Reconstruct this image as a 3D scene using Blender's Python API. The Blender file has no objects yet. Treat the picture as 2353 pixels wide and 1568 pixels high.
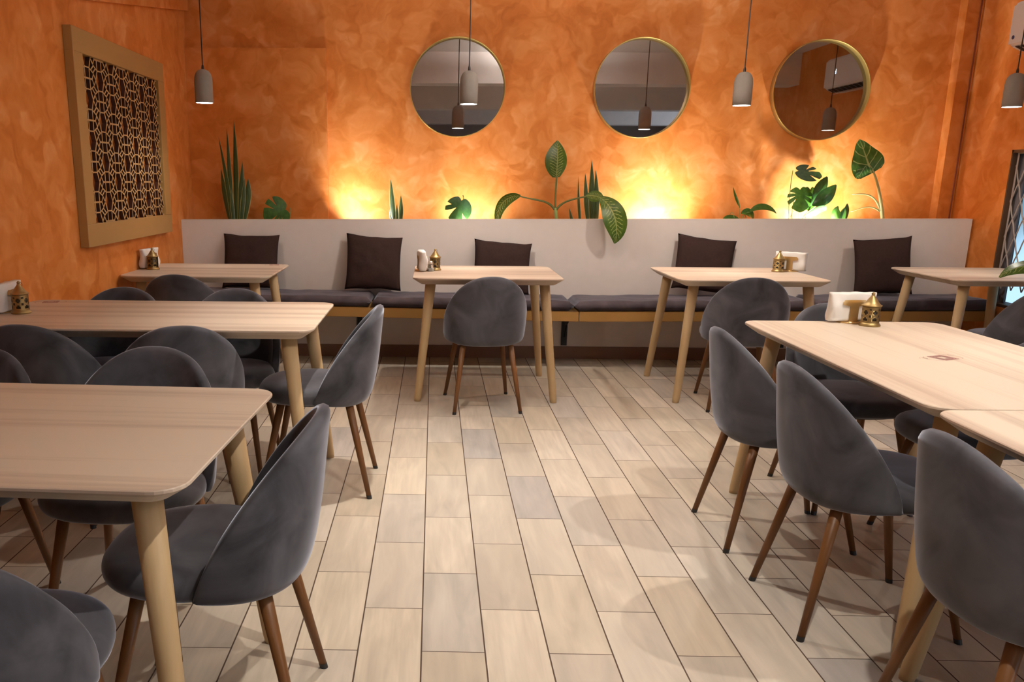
import bpy, bmesh, math, random
from mathutils import Vector, Matrix, noise
random.seed(7)
S = bpy.context.scene
COL = S.collection
R = math.radians

# ------------------------------------------------------------------ camera
FPX, CX, CY = 1936.77, 955.83, 885.17
W, H = 2353.0, 1568.0
CAMZ = 1.2986
RIGHT = Vector((0.99978, 0.02130, 0.00673)).normalized()
FWD = Vector((-0.01911, 0.97155, -0.23606)).normalized()
UP = RIGHT.cross(FWD).normalized()
RIGHT = FWD.cross(UP).normalized()
cd = bpy.data.cameras.new('camera')
cam = bpy.data.objects.new('camera', cd)
COL.objects.link(cam)
cd.sensor_fit = 'HORIZONTAL'
cd.sensor_width = 36.0
cd.lens = FPX * 36.0 / W
cd.shift_x = (W / 2 - CX) / W
cd.shift_y = (CY - H / 2) / W
cd.clip_start = 0.05
M = Matrix((RIGHT, UP, -FWD)).transposed().to_4x4()
M.translation = Vector((0, 0, CAMZ))
cam.matrix_world = M
S.camera = cam

def at(x, y, Y):
    """the point of the room seen at picture position x, y that lies at depth Y"""
    d = FWD + RIGHT * ((x - CX) / FPX) + UP * ((CY - y) / FPX)
    return Vector((0, 0, CAMZ)) + d * (Y / d.y)

# ------------------------------------------------------------------ world and exposure
S.view_settings.view_transform = 'Standard'
S.view_settings.look = 'None'
S.view_settings.gamma = 1.0
S.view_settings.use_curve_mapping = False
S.view_settings.exposure = 0.16
wd = bpy.data.worlds.new('world')
S.world = wd
wd.use_nodes = True
wd.node_tree.nodes['Background'].inputs[0].default_value = (0.35, 0.55, 0.85, 1)
bgn = wd.node_tree.nodes['Background']
bgn.inputs[1].default_value = 1.2
wtc = wd.node_tree.nodes.new('ShaderNodeTexCoord'); wnz = wd.node_tree.nodes.new('ShaderNodeTexNoise'); wrp = wd.node_tree.nodes.new('ShaderNodeValToRGB')
wnz.inputs['Scale'].default_value = 9; wnz.inputs['Detail'].default_value = 1
wrp.color_ramp.elements[0].position = 0.40; wrp.color_ramp.elements[0].color = (0.03, 0.07, 0.08, 1)
wrp.color_ramp.elements[1].position = 0.62; wrp.color_ramp.elements[1].color = (0.50, 0.75, 0.95, 1)
wd.node_tree.links.new(wtc.outputs['Generated'], wnz.inputs['Vector']); wd.node_tree.links.new(wnz.outputs['Fac'], wrp.inputs[0]); wd.node_tree.links.new(wrp.outputs[0], bgn.inputs[0])

def spot(name, loc, target, watts, angle, color, blend=0.5, size=0.03):
    l = bpy.data.lights.new(name, 'SPOT')
    l.energy = watts; l.color = color
    l.spot_size = R(angle); l.spot_blend = blend; l.shadow_soft_size = size
    o = bpy.data.objects.new(name, l)
    COL.objects.link(o)
    o.location = loc
    o.rotation_euler = (Vector(target) - Vector(loc)).to_track_quat('-Z', 'Y').to_euler()
    return o

WARM = (0.96, 0.96, 1.0)
NEUT = (1.0, 0.92, 0.82)
COOL = (0.72, 0.84, 1.0)
CEIL = 2.64
# ceiling spots: over the aisle, over the wall tables, over the long table, behind the camera
CEILING_SPOTS = [
    ((-0.10, 3.45, 2.312), (0.05, 3.4, 0), 140, 96, NEUT),
    ((0.80, 1.15, 2.632), (0.35, 2.1, 0), 165, 92, NEUT),
    ((2.10, 2.75, 2.632), (1.8, 2.8, 0), 152, 100, NEUT),
    ((0.6, -0.9, 2.632), (0.6, -0.5, 0), 25, 125, NEUT),
]
for i, (l, t, w, a, c) in enumerate(CEILING_SPOTS):
    spot('ceiling_spot_light', l, t, w, a, c, 0.85, 0.022)
# cool fill lamp added for bluish light from behind; no window stands there
al = bpy.data.lights.new('cool_fill', 'AREA')
al.energy = 85; al.color = COOL; al.shape = 'RECTANGLE'; al.size = 2.6; al.size_y = 1.5
ao = bpy.data.objects.new('cool_fill', al); COL.objects.link(ao)
ao.location = (5.70, -1.6, 1.45); ao.rotation_euler = (R(90), 0, R(75))
# added fill lamps between the beams, brightening the ceiling and back wall
FILL_LINES = [(1.75, -0.9, 32), (1.75, 1.9, 20), (1.02, 4.25, 55)]
for x, y, w in FILL_LINES:
    al = bpy.data.lights.new('added_ceiling_fill', 'AREA')
    al.energy = w; al.color = (1.0, 0.90, 0.82); al.shape = 'RECTANGLE'; al.size = 0.06; al.size_y = 1.1
    ao = bpy.data.objects.new('added_ceiling_fill', al); COL.objects.link(ao)
    ao.location = (x, y, 2.475); ao.rotation_euler = (R(180), 0, 0)
# small floodlights standing in the planter behind the half wall
UPLIGHTS = [((-0.69, 6.40, 0.90), (0.26, 0.16, 0.45), 60, 128), ((0.26, 6.39, 0.885), (0.0, 0.22, 0.30), 38, 140),
            ((1.68, 6.40, 0.90), (0.0, 0.22, 0.30), 80, 150), ((2.86, 6.36, 0.885), (0.05, 0.22, 0.40), 90, 150)]
for p, d, w, a in UPLIGHTS:
    spot('planter_uplight', p, Vector(p) + Vector(d), w, a, WARM, 1.0, 0.015)

# ------------------------------------------------------------------ helpers
def mat(name):
    m = bpy.data.materials.new(name); m.use_nodes = True
    return m, m.node_tree.nodes, m.node_tree.links, m.node_tree.nodes['Principled BSDF']

def plain(name, col, rough=0.5, metal=0.0, spec=0.5, nscale=0, namt=0.0, bump=0.0, sheen=0.0):
    m, n, l, b = mat(name)
    b.inputs['Base Color'].default_value = (*col, 1)
    b.inputs['Roughness'].default_value = rough
    b.inputs['Metallic'].default_value = metal
    b.inputs['Specular IOR Level'].default_value = spec
    if sheen:
        b.inputs['Sheen Weight'].default_value = sheen
        b.inputs['Sheen Roughness'].default_value = 0.4
    if nscale:
        tc = n.new('ShaderNodeTexCoord'); nz = n.new('ShaderNodeTexNoise')
        nz.inputs['Scale'].default_value = nscale; nz.inputs['Detail'].default_value = 5
        l.new(tc.outputs['Object'], nz.inputs['Vector'])
        if namt:
            mx = n.new('ShaderNodeMix'); mx.data_type = 'RGBA'
            mx.inputs[6].default_value = (*[c * (1 - namt) for c in col], 1)
            mx.inputs[7].default_value = (*[min(1, c * (1 + namt)) for c in col], 1)
            l.new(nz.outputs['Fac'], mx.inputs[0]); l.new(mx.outputs[2], b.inputs['Base Color'])
        if bump:
            bp = n.new('ShaderNodeBump'); bp.inputs['Strength'].default_value = bump; bp.inputs['Distance'].default_value = 0.01
            l.new(nz.outputs['Fac'], bp.inputs['Height']); l.new(bp.outputs['Normal'], b.inputs['Normal'])
    return m

def ramp(n, stops):
    r = n.new('ShaderNodeValToRGB')
    e = r.color_ramp.elements
    e[0].position, e[0].color = stops[0][0], (*stops[0][1], 1)
    e[1].position, e[1].color = stops[-1][0], (*stops[-1][1], 1)
    for p, c in stops[1:-1]:
        k = e.new(p); k.color = (*c, 1)
    return r

def math_node(n, l, op, a, b=None, clamp=False):
    m = n.new('ShaderNodeMath'); m.operation = op; m.use_clamp = clamp
    for i, v in enumerate((a, b)):
        if v is None: continue
        if isinstance(v, (int, float)): m.inputs[i].default_value = v
        else: l.new(v, m.inputs[i])
    return m.outputs[0]

def link(name, me, parent=None, m=None, smooth=False):
    o = bpy.data.objects.new(name, me)
    COL.objects.link(o)
    if m is not None:
        for k in (m if isinstance(m, (list, tuple)) else [m]):
            me.materials.append(k)
    if parent: o.parent = parent
    if smooth:
        for p in me.polygons: p.use_smooth = True
    return o

def obj(name, bm, m, parent=None, smooth=False):
    bmesh.ops.recalc_face_normals(bm, faces=bm.faces)
    me = bpy.data.meshes.new(name)
    bm.to_mesh(me); bm.free()
    return link(name, me, parent, m, smooth)

def tag(o, label=None, cat=None, group=None, kind=None):
    if label: o['label'] = label
    if cat: o['category'] = cat
    if group: o['group'] = group
    if kind: o['kind'] = kind
    return o

def thing(name, label, cat, loc=(0, 0, 0), rotz=0.0, group=None):
    o = bpy.data.objects.new(name, None); COL.objects.link(o)
    o.empty_display_size = 0.1
    o.location = loc; o.rotation_euler = (0, 0, rotz)
    return tag(o, label, cat, group)

def struct(name, bm, m, smooth=False):
    return tag(obj(name, bm, m, None, smooth), kind='structure')

def copy_tree(o, parent=None):
    c = o.copy(); COL.objects.link(c)
    if parent is not None: c.parent = parent
    for ch in list(o.children): copy_tree(ch, c)
    return c

def dup(root, loc, rotz, label, group):
    c = copy_tree(root)
    c.location = loc; c.rotation_euler = (0, 0, rotz)
    c['label'] = label; c['group'] = group
    return c

def box(bm, x0, x1, y0, y1, z0, z1, mi=0):
    vs = [bm.verts.new((x, y, z)) for x in (x0, x1) for y in (y0, y1) for z in (z0, z1)]
    for f in ((0, 1, 3, 2), (4, 6, 7, 5), (0, 4, 5, 1), (2, 3, 7, 6), (0, 2, 6, 4), (1, 5, 7, 3)):
        bm.faces.new([vs[i] for i in f]).material_index = mi

def rings(bm, rr, cap0=True, cap1=True, mi=0):
    """skin a list of closed loops of points"""
    L = [[bm.verts.new(p) for p in r] for r in rr]
    n = len(L[0])
    for a, b in zip(L, L[1:]):
        for i in range(n):
            bm.faces.new((a[i], a[(i + 1) % n], b[(i + 1) % n], b[i])).material_index = mi
    if cap0: bm.faces.new(L[0]).material_index = mi
    if cap1: bm.faces.new(L[-1]).material_index = mi
    return L

def lathe(bm, prof, n=24, c=(0, 0, 0), cap0=True, cap1=True, mi=0):
    rings(bm, [[(c[0] + r * math.cos(2 * math.pi * i / n), c[1] + r * math.sin(2 * math.pi * i / n), c[2] + z) for i in range(n)] for r, z in prof], cap0, cap1, mi)

def tube(bm, pts, rad, n=10, mi=0):
    pts = [Vector(p) for p in pts]
    if not isinstance(rad, (list, tuple)): rad = [rad] * len(pts)
    rr = []
    ref = Vector((0, 0, 1))
    for i, p in enumerate(pts):
        t = (pts[min(i + 1, len(pts) - 1)] - pts[max(i - 1, 0)]).normalized()
        if abs(t.dot(ref)) > 0.97: a = t.cross(Vector((1, 0, 0))).normalized()
        else: a = t.cross(ref).normalized()
        b = t.cross(a)
        rr.append([p + (a * math.cos(2 * math.pi * k / n) + b * math.sin(2 * math.pi * k / n)) * rad[i] for k in range(n)])
    rings(bm, rr, True, True, mi)

def bez(p0, p1, p2, p3, n=12):
    p0, p1, p2, p3 = map(Vector, (p0, p1, p2, p3))
    out = []
    for i in range(n + 1):
        t = i / n; u = 1 - t
        out.append(p0 * u ** 3 + p1 * 3 * u * u * t + p2 * 3 * u * t * t + p3 * t ** 3)
    return out

def baked(o, mods):
    """apply modifiers into the mesh"""
    for typ, kw in mods:
        m = o.modifiers.new(typ.lower(), typ)
        for k, v in kw.items(): setattr(m, k, v)
    dg = bpy.context.evaluated_depsgraph_get()
    me = bpy.data.meshes.new_from_object(o.evaluated_get(dg))
    o.modifiers.clear()
    o.data = me
    for p in me.polygons: p.use_smooth = True
    return o

# ------------------------------------------------------------------ materials
def stucco():
    m, n, l, b = mat('orange_stucco')
    tc = n.new('ShaderNodeTexCoord')
    nz = n.new('ShaderNodeTexNoise'); nz.inputs['Scale'].default_value = 3.2; nz.inputs['Detail'].default_value = 3
    l.new(tc.outputs['Object'], nz.inputs['Vector'])
    wp = n.new('ShaderNodeVectorMath'); wp.operation = 'MULTIPLY_ADD'
    l.new(nz.outputs['Color'], wp.inputs[0]); wp.inputs[1].default_value = (0.36, 0.36, 0.36)
    l.new(tc.outputs['Object'], wp.inputs[2])
    vo = n.new('ShaderNodeTexVoronoi'); vo.inputs['Scale'].default_value = 8.5; vo.feature = 'SMOOTH_F1'
    vo.inputs['Smoothness'].default_value = 0.35
    l.new(wp.outputs[0], vo.inputs['Vector'])
    sep = n.new('ShaderNodeSeparateColor'); l.new(vo.outputs['Color'], sep.inputs[0])
    n1 = n.new('ShaderNodeTexNoise'); n1.inputs['Scale'].default_value = 1.7; n1.inputs['Detail'].default_value = 6; n1.inputs['Distortion'].default_value = 1.2
    l.new(tc.outputs['Object'], n1.inputs['Vector'])
    n2 = n.new('ShaderNodeTexNoise'); n2.inputs['Scale'].default_value = 7; n2.inputs['Detail'].default_value = 5; n2.inputs['Distortion'].default_value = 1.4
    l.new(wp.outputs[0], n2.inputs['Vector'])
    f = math_node(n, l, 'MULTIPLY', sep.outputs[0], 0.21)
    f = math_node(n, l, 'ADD', f, math_node(n, l, 'MULTIPLY', n1.outputs['Fac'], 0.40))
    f = math_node(n, l, 'ADD', f, math_node(n, l, 'MULTIPLY', n2.outputs['Fac'], 0.39))
    r = ramp(n, [(0.28, (0.52, 0.142, 0.014)), (0.44, (0.65, 0.210, 0.036)), (0.58, (0.74, 0.275, 0.068)), (0.75, (0.84, 0.40, 0.155))])
    l.new(f, r.inputs[0]); l.new(r.outputs[0], b.inputs['Base Color'])
    b.inputs['Roughness'].default_value = 0.62
    b.inputs['Specular IOR Level'].default_value = 0.3
    bp = n.new('ShaderNodeBump'); bp.inputs['Strength'].default_value = 0.25; bp.inputs['Distance'].default_value = 0.006
    l.new(n2.outputs['Fac'], bp.inputs['Height']); l.new(bp.outputs['Normal'], b.inputs['Normal'])
    return m

TW, TL, TX, TY = 0.1805, 0.49096, -0.0216, 4.354
def tiles():
    m, n, l, b = mat('wood_look_tiles')
    tc = n.new('ShaderNodeTexCoord'); sp = n.new('ShaderNodeSeparateXYZ'); l.new(tc.outputs['Object'], sp.inputs[0])
    u = math_node(n, l, 'DIVIDE', math_node(n, l, 'SUBTRACT', sp.outputs[0], TX), TW)
    ci = math_node(n, l, 'FLOOR', u)
    par = math_node(n, l, 'FLOORED_MODULO', ci, 2.0)
    v = math_node(n, l, 'ADD', math_node(n, l, 'DIVIDE', math_node(n, l, 'SUBTRACT', TY, sp.outputs[1]), TL),
                  math_node(n, l, 'SUBTRACT', 0.5, math_node(n, l, 'MULTIPLY', par, 0.5)))
    ri = math_node(n, l, 'FLOOR', v)
    fu = math_node(n, l, 'SUBTRACT', u, ci); fv = math_node(n, l, 'SUBTRACT', v, ri)
    du = math_node(n, l, 'MULTIPLY', math_node(n, l, 'MINIMUM', fu, math_node(n, l, 'SUBTRACT', 1.0, fu)), TW)
    dv = math_node(n, l, 'MULTIPLY', math_node(n, l, 'MINIMUM', fv, math_node(n, l, 'SUBTRACT', 1.0, fv)), TL)
    gu = math_node(n, l, 'LESS_THAN', du, 0.0022); gv = math_node(n, l, 'LESS_THAN', dv, 0.0016)
    g = math_node(n, l, 'MAXIMUM', gu, gv)
    cb = n.new('ShaderNodeCombineXYZ'); l.new(ci, cb.inputs[0]); l.new(ri, cb.inputs[1])
    wn = n.new('ShaderNodeTexWhiteNoise'); wn.noise_dimensions = '2D'; l.new(cb.outputs[0], wn.inputs['Vector'])
    s2 = n.new('ShaderNodeSeparateColor'); l.new(wn.outputs['Color'], s2.inputs[0])
    # grain, offset per tile
    off = n.new('ShaderNodeVectorMath'); off.operation = 'MULTIPLY_ADD'
    l.new(wn.outputs['Color'], off.inputs[0]); off.inputs[1].default_value = (37, 53, 11); l.new(tc.outputs['Object'], off.inputs[2])
    mp = n.new('ShaderNodeMapping'); mp.inputs['Scale'].default_value = (9, 1.6, 1); l.new(off.outputs[0], mp.inputs[0])
    gr = n.new('ShaderNodeTexNoise'); gr.inputs['Scale'].default_value = 1.3; gr.inputs['Detail'].default_value = 6; gr.inputs['Distortion'].default_value = 1.0
    l.new(mp.outputs[0], gr.inputs['Vector'])
    mp2 = n.new('ShaderNodeMapping'); mp2.inputs['Scale'].default_value = (46, 3.0, 1); l.new(off.outputs[0], mp2.inputs[0])
    g2 = n.new('ShaderNodeTexNoise'); g2.inputs['Scale'].default_value = 1.0; g2.inputs['Detail'].default_value = 3; g2.inputs['Distortion'].default_value = 0.6
    l.new(mp2.outputs[0], g2.inputs['Vector'])
    tone = ramp(n, [(0.0, (0.46, 0.392, 0.30)), (0.25, (0.54, 0.468, 0.365)), (0.5, (0.49, 0.428, 0.35)), (0.75, (0.56, 0.495, 0.405)), (0.93, (0.46, 0.415, 0.355)), (1.0, (0.39, 0.36, 0.33))])
    l.new(s2.outputs[0], tone.inputs[0])
    k = math_node(n, l, 'ADD', math_node(n, l, 'MULTIPLY', gr.outputs['Fac'], 0.75), math_node(n, l, 'MULTIPLY', g2.outputs['Fac'], math_node(n, l, 'MULTIPLY', s2.outputs[1], 0.5)))
    gk = math_node(n, l, 'ADD', math_node(n, l, 'MULTIPLY', k, 0.95), 0.52)
    sc = n.new('ShaderNodeVectorMath'); sc.operation = 'SCALE'
    l.new(tone.outputs[0], sc.inputs[0]); l.new(gk, sc.inputs['Scale'])
    mx = n.new('ShaderNodeMix'); mx.data_type = 'RGBA'
    l.new(g, mx.inputs[0]); l.new(sc.outputs[0], mx.inputs[6]); mx.inputs[7].default_value = (0.075, 0.045, 0.03, 1)
    l.new(mx.outputs[2], b.inputs['Base Color'])
    l.new(math_node(n, l, 'ADD', math_node(n, l, 'MULTIPLY', g, 0.4), 0.42), b.inputs['Roughness'])
    b.inputs['Specular IOR Level'].default_value = 0.35
    bp = n.new('ShaderNodeBump'); bp.inputs['Strength'].default_value = 0.5; bp.inputs['Distance'].default_value = 0.002
    l.new(math_node(n, l, 'SUBTRACT', 1.0, g), bp.inputs['Height']); l.new(bp.outputs['Normal'], b.inputs['Normal'])
    return m

def wood(name, c0, c1, band=True, rough=0.45, scale=1.0, axis=0):
    m, n, l, b = mat(name)
    tc = n.new('ShaderNodeTexCoord'); oi = n.new('ShaderNodeObjectInfo')
    ad = n.new('ShaderNodeVectorMath'); ad.operation = 'MULTIPLY_ADD'
    cb = n.new('ShaderNodeCombineXYZ')
    for i in range(3): l.new(oi.outputs['Random'], cb.inputs[i])
    l.new(cb.outputs[0], ad.inputs[0]); ad.inputs[1].default_value = (31, 17, 23); l.new(tc.outputs['Object'], ad.inputs[2])
    def mapped(a, c):
        mp = n.new('ShaderNodeMapping')
        v = [c * scale] * 3; v[axis] = a * scale
        mp.inputs['Scale'].default_value = v
        l.new(ad.outputs[0], mp.inputs[0]); return mp.outputs[0]
    n1 = n.new('ShaderNodeTexNoise'); n1.inputs['Scale'].default_value = 1.0; n1.inputs['Detail'].default_value = 2
    l.new(mapped(0.16, 7.5), n1.inputs['Vector'])
    n2 = n.new('ShaderNodeTexNoise'); n2.inputs['Scale'].default_value = 1.0; n2.inputs['Detail'].default_value = 5
    l.new(mapped(2.0, 70.0), n2.inputs['Vector'])
    f = math_node(n, l, 'ADD', math_node(n, l, 'MULTIPLY', n1.outputs['Fac'], 1.0 if band else 0.5), math_node(n, l, 'MULTIPLY', n2.outputs['Fac'], 0.30))
    r = ramp(n, [(0.47, c1), (0.68, c0), (0.9, c0)])
    l.new(f, r.inputs[0]); l.new(r.outputs[0], b.inputs['Base Color'])
    b.inputs['Roughness'].default_value = rough
    b.inputs['Specular IOR Level'].default_value = 0.35
    return m

def velvet(name, col, var=0.22, sheen=0.35):
    m, n, l, b = mat(name)
    tc = n.new('ShaderNodeTexCoord'); oi = n.new('ShaderNodeObjectInfo')
    ad = n.new('ShaderNodeVectorMath'); ad.operation = 'ADD'
    l.new(tc.outputs['Object'], ad.inputs[0])
    cb = n.new('ShaderNodeCombineXYZ')
    l.new(math_node(n, l, 'MULTIPLY', oi.outputs['Random'], 20.0), cb.inputs[0]); l.new(cb.outputs[0], ad.inputs[1])
    nz = n.new('ShaderNodeTexNoise'); nz.inputs['Scale'].default_value = 6; nz.inputs['Detail'].default_value = 6; nz.inputs['Distortion'].default_value = 0.8
    l.new(ad.outputs[0], nz.inputs['Vector'])
    r = ramp(n, [(0.3, tuple(c * (1 - var) for c in col)), (0.7, tuple(c * (1 + var) for c in col))])
    l.new(nz.outputs['Fac'], r.inputs[0]); l.new(r.outputs[0], b.inputs['Base Color'])
    b.inputs['Roughness'].default_value = 0.85
    b.inputs['Specular IOR Level'].default_value = 0.15
    b.inputs['Sheen Weight'].default_value = sheen
    b.inputs['Sheen Roughness'].default_value = 0.35
    b.inputs['Sheen Tint'].default_value = (0.75, 0.8, 0.95, 1)
    return m

def leafmat(name, c0, c1, trans=0.25, veins=None, rough=0.3):
    m, n, l, b = mat(name)
    uv = n.new('ShaderNodeUVMap'); sp = n.new('ShaderNodeSeparateXYZ'); l.new(uv.outputs[0], sp.inputs[0])
    nz = n.new('ShaderNodeTexNoise'); nz.inputs['Scale'].default_value = 7; nz.inputs['Detail'].default_value = 4
    l.new(uv.outputs[0], nz.inputs['Vector'])
    r = ramp(n, [(0.3, c0), (0.7, c1)]); l.new(nz.outputs['Fac'], r.inputs[0])
    colr = r.outputs[0]
    if veins:
        au = math_node(n, l, 'ABSOLUTE', math_node(n, l, 'SUBTRACT', math_node(n, l, 'MULTIPLY', sp.outputs[0], 2.0), 1.0))
        ph = math_node(n, l, 'SUBTRACT', math_node(n, l, 'MULTIPLY', sp.outputs[1], veins[1]), math_node(n, l, 'MULTIPLY', au, veins[2]))
        ph = math_node(n, l, 'ADD', ph, math_node(n, l, 'MULTIPLY', nz.outputs['Fac'], veins[3]))
        s = math_node(n, l, 'SINE', ph)
        mk = math_node(n, l, 'MULTIPLY', math_node(n, l, 'GREATER_THAN', s, veins[4]), math_node(n, l, 'LESS_THAN', au, veins[5]))
        mid = math_node(n, l, 'LESS_THAN', au, 0.05)
        mk = math_node(n, l, 'MAXIMUM', mk, mid)
        mx = n.new('ShaderNodeMix'); mx.data_type = 'RGBA'
        l.new(math_node(n, l, 'MULTIPLY', mk, 0.75), mx.inputs[0]); l.new(colr, mx.inputs[6]); mx.inputs[7].default_value = (*veins[0], 1)
        colr = mx.outputs[2]
    l.new(colr, b.inputs['Base Color'])
    b.inputs['Roughness'].default_value = rough
    tr = n.new('ShaderNodeBsdfTranslucent'); l.new(colr, tr.inputs['Color'])
    ms = n.new('ShaderNodeMixShader'); ms.inputs[0].default_value = trans
    l.new(b.outputs[0], ms.inputs[1]); l.new(tr.outputs[0], ms.inputs[2])
    l.new(ms.outputs[0], n['Material Output'].inputs[0])
    return m

def emit(name, col, st):
    m, n, l, b = mat(name)
    b.inputs['Base Color'].default_value = (*col, 1)
    b.inputs['Emission Color'].default_value = (*col, 1)
    b.inputs['Emission Strength'].default_value = st
    return m

STUCCO = stucco()
TILES = tiles()
ASH = wood('pale_ash_wood', (0.66, 0.555, 0.44), (0.45, 0.335, 0.255))
ASHLEG = wood('ash_leg_wood', (0.60, 0.44, 0.25), (0.50, 0.35, 0.18), False, 0.5, 1.0, 2)
WALNUT = wood('walnut_leg', (0.25, 0.108, 0.030), (0.165, 0.068, 0.020), False, 0.42, 1.0, 2)
OAK = wood('oak_bench_board', (0.46, 0.27, 0.085), (0.36, 0.19, 0.05), False, 0.5)
FRAMEWOOD = wood('lattice_frame_wood', (0.50, 0.31, 0.115), (0.42, 0.25, 0.085), False, 0.5, 1.0, 1)
LATWOOD = plain('lattice_wood', (0.52, 0.33, 0.14), 0.55)
VELVET = velvet('grey_blue_velvet', (0.078, 0.077, 0.088), 0.5, 0.8)
CUSH = velvet('charcoal_velvet_cushion', (0.075, 0.058, 0.064), 0.4, 0.6)
PILL = plain('dark_brown_cloth', (0.040, 0.022, 0.019), 0.95, 0, 0.1, 60, 0.25, 0.15)
WHITEW = plain('off_white_plaster', (0.72, 0.65, 0.605), 0.75, 0, 0.25, 14, 0.05, 0.08)
CEILW = plain('white_ceiling_paint', (0.82, 0.79, 0.77), 0.85, 0, 0.2)
GREYW = plain('dark_grey_wall_paint', (0.36, 0.33, 0.30), 0.85, 0, 0.2)
SKIRT = plain('brown_skirting_tile', (0.20, 0.105, 0.062), 0.5, 0, 0.4, 5, 0.25)
BLACK = plain('black_metal', (0.012, 0.012, 0.014), 0.45, 0.2)
BLACKP = plain('black_plastic', (0.02, 0.018, 0.018), 0.5)
CONC = plain('grey_concrete', (0.30, 0.275, 0.245), 0.9, 0, 0.2, 30, 0.12, 0.1)
LENS = emit('lit_lamp_lens', (1.0, 0.97, 0.92), 12.0)
BRASS = plain('aged_brass', (0.36, 0.25, 0.10), 0.42, 0.75, 0.5, 40, 0.3)
GOLD = plain('gold_sheet_metal', (0.70, 0.47, 0.20), 0.32, 0.8)
PAPER = plain('white_paper_napkin', (0.86, 0.83, 0.79), 0.9, 0, 0.2, 30, 0.04, 0.1)
RIM = plain('gold_mirror_rim', (0.52, 0.36, 0.10), 0.38, 0.75)
MIRR = plain('mirror_glass', (0.88, 0.88, 0.88), 0.01, 1.0)
ACW = plain('white_plastic', (0.78, 0.75, 0.74), 0.4)
SOIL = plain('dark_potting_soil', (0.045, 0.028, 0.018), 0.95, 0, 0.1, 40, 0.5, 0.5)
SNAKE = leafmat('snake_plant_leaf', (0.018, 0.045, 0.012), (0.07, 0.11, 0.03), 0.06, None, 0.35)
SNAKE_EDGE = plain('snake_plant_edge', (0.42, 0.36, 0.13), 0.4)
MONST = leafmat('monstera_leaf', (0.022, 0.090, 0.006), (0.055, 0.16, 0.012), 0.22, None, 0.42)
MONSTD = leafmat('dark_monstera_leaf', (0.02, 0.065, 0.015), (0.035, 0.10, 0.02), 0.12, None, 0.25)
DIEFF = leafmat('variegated_leaf', (0.035, 0.085, 0.006), (0.080, 0.155, 0.014), 0.22, ((0.36, 0.42, 0.15), 85.0, 14.0, 7.0, 0.72, 0.6), 0.35)
ALOC = leafmat('elephant_ear_leaf', (0.03, 0.10, 0.012), (0.06, 0.17, 0.03), 0.25, ((0.35, 0.45, 0.2), 28.0, 8.0, 1.0, 0.93, 0.9), 0.3)
STEM = plain('green_stem', (0.22, 0.30, 0.09), 0.45)
STEMD = plain('brown_green_stem', (0.13, 0.15, 0.04), 0.5)
STEMY = plain('yellow_green_stem', (0.45, 0.42, 0.16), 0.45)
GLASSJ = plain('clear_glass', (0.95, 0.95, 0.93), 0.05)
GLASSJ.node_tree.nodes['Principled BSDF'].inputs['Transmission Weight'].default_value = 0.9
SALT = plain('white_salt', (0.85, 0.82, 0.76), 0.9)
STEEL = plain('steel_cap', (0.6, 0.55, 0.48), 0.3, 0.9)
INK = plain('faded_red_print', (0.34, 0.17, 0.15), 0.7)
DARKW = plain('dark_window_frame', (0.085, 0.042, 0.02), 0.5)
GRILLE = plain('pale_rope_net', (0.38, 0.31, 0.27), 0.7)
CURT = plain('grey_curtain', (0.16, 0.14, 0.145), 0.9, 0, 0.1, 8, 0.2)
CLAY = plain('terracotta_pot', (0.30, 0.13, 0.06), 0.8)

# ------------------------------------------------------------------ room shell
XL, XR, YB, YP, YF = -1.855, 3.89, 6.635, 6.256, -5.2
bm = bmesh.new(); box(bm, XL - 0.2, 6.0, YF - 0.2, YB + 0.2, -0.1, 0); struct('floor', bm, TILES)
bm = bmesh.new(); box(bm, XL - 0.2, 6.0, YF - 0.2, YB + 0.2, CEIL, CEIL + 0.1); struct('ceiling', bm, CEILW)
bm = bmesh.new(); box(bm, XL - 0.2, XL, YF, YB + 0.2, 0, CEIL); struct('wall_left', bm, STUCCO)
bm = bmesh.new(); box(bm, XL, XR + 0.12, YB, YB + 0.2, 0, CEIL); struct('wall_back', bm, STUCCO)
WY0, WY1, WZ0, WZ1 = 4.25, 5.975, 0.48, 1.525
bm = bmesh.new()
box(bm, XR, XR + 0.12, WY1, YB, 0, CEIL); box(bm, XR, XR + 0.12, 1.0, WY0, 0, CEIL)
box(bm, XR, XR + 0.12, WY0, WY1, 0, WZ0); box(bm, XR, XR + 0.12, WY0, WY1, WZ1, CEIL)
struct('wall_right', bm, STUCCO)
bm = bmesh.new(); box(bm, XR + 0.12, 5.8, 1.0, 1.2, 0, CEIL); box(bm, 5.8, 6.0, YF, 1.2, 0, CEIL); struct('wall_passage', bm, GREYW)
bm = bmesh.new(); box(bm, XL - 0.2, 6.0, YF - 0.2, YF, 0, CEIL); struct('wall_front', bm, GREYW)
for k, (y, dz) in enumerate(((3.63, 0.32), (0.29, 0.32), (-3.05, 0.32))):
    bm = bmesh.new(); box(bm, XL, XR if y > 1.2 else 5.8, y - 0.30, y, CEIL - dz, CEIL - 0.001); struct('ceiling_beam', bm, CEILW)
# thin raised plaster panel in the left part of the back wall, corner pilaster, sloping soffit on the left wall
bm = bmesh.new(); box(bm, XL + 0.001, -0.812, YB - 0.045, YB, 0.8, 2.24); struct('trim_1', bm, STUCCO)
bm = bmesh.new(); box(bm, 3.775, XR - 0.001, YB - 0.095, YB, 0, CEIL - 0.001); struct('trim_2', bm, STUCCO)
bm = bmesh.new()
pr = [(6.62, 2.497), (4.44, 2.160), (3.4, 2.0), (2.2, 1.82), (2.2, 2.63), (6.62, 2.63)]
rings(bm, [[(x, y, z) for y, z in pr] for x in (XL, XL + 0.035)]); struct('trim_3', bm, STUCCO)

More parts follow.
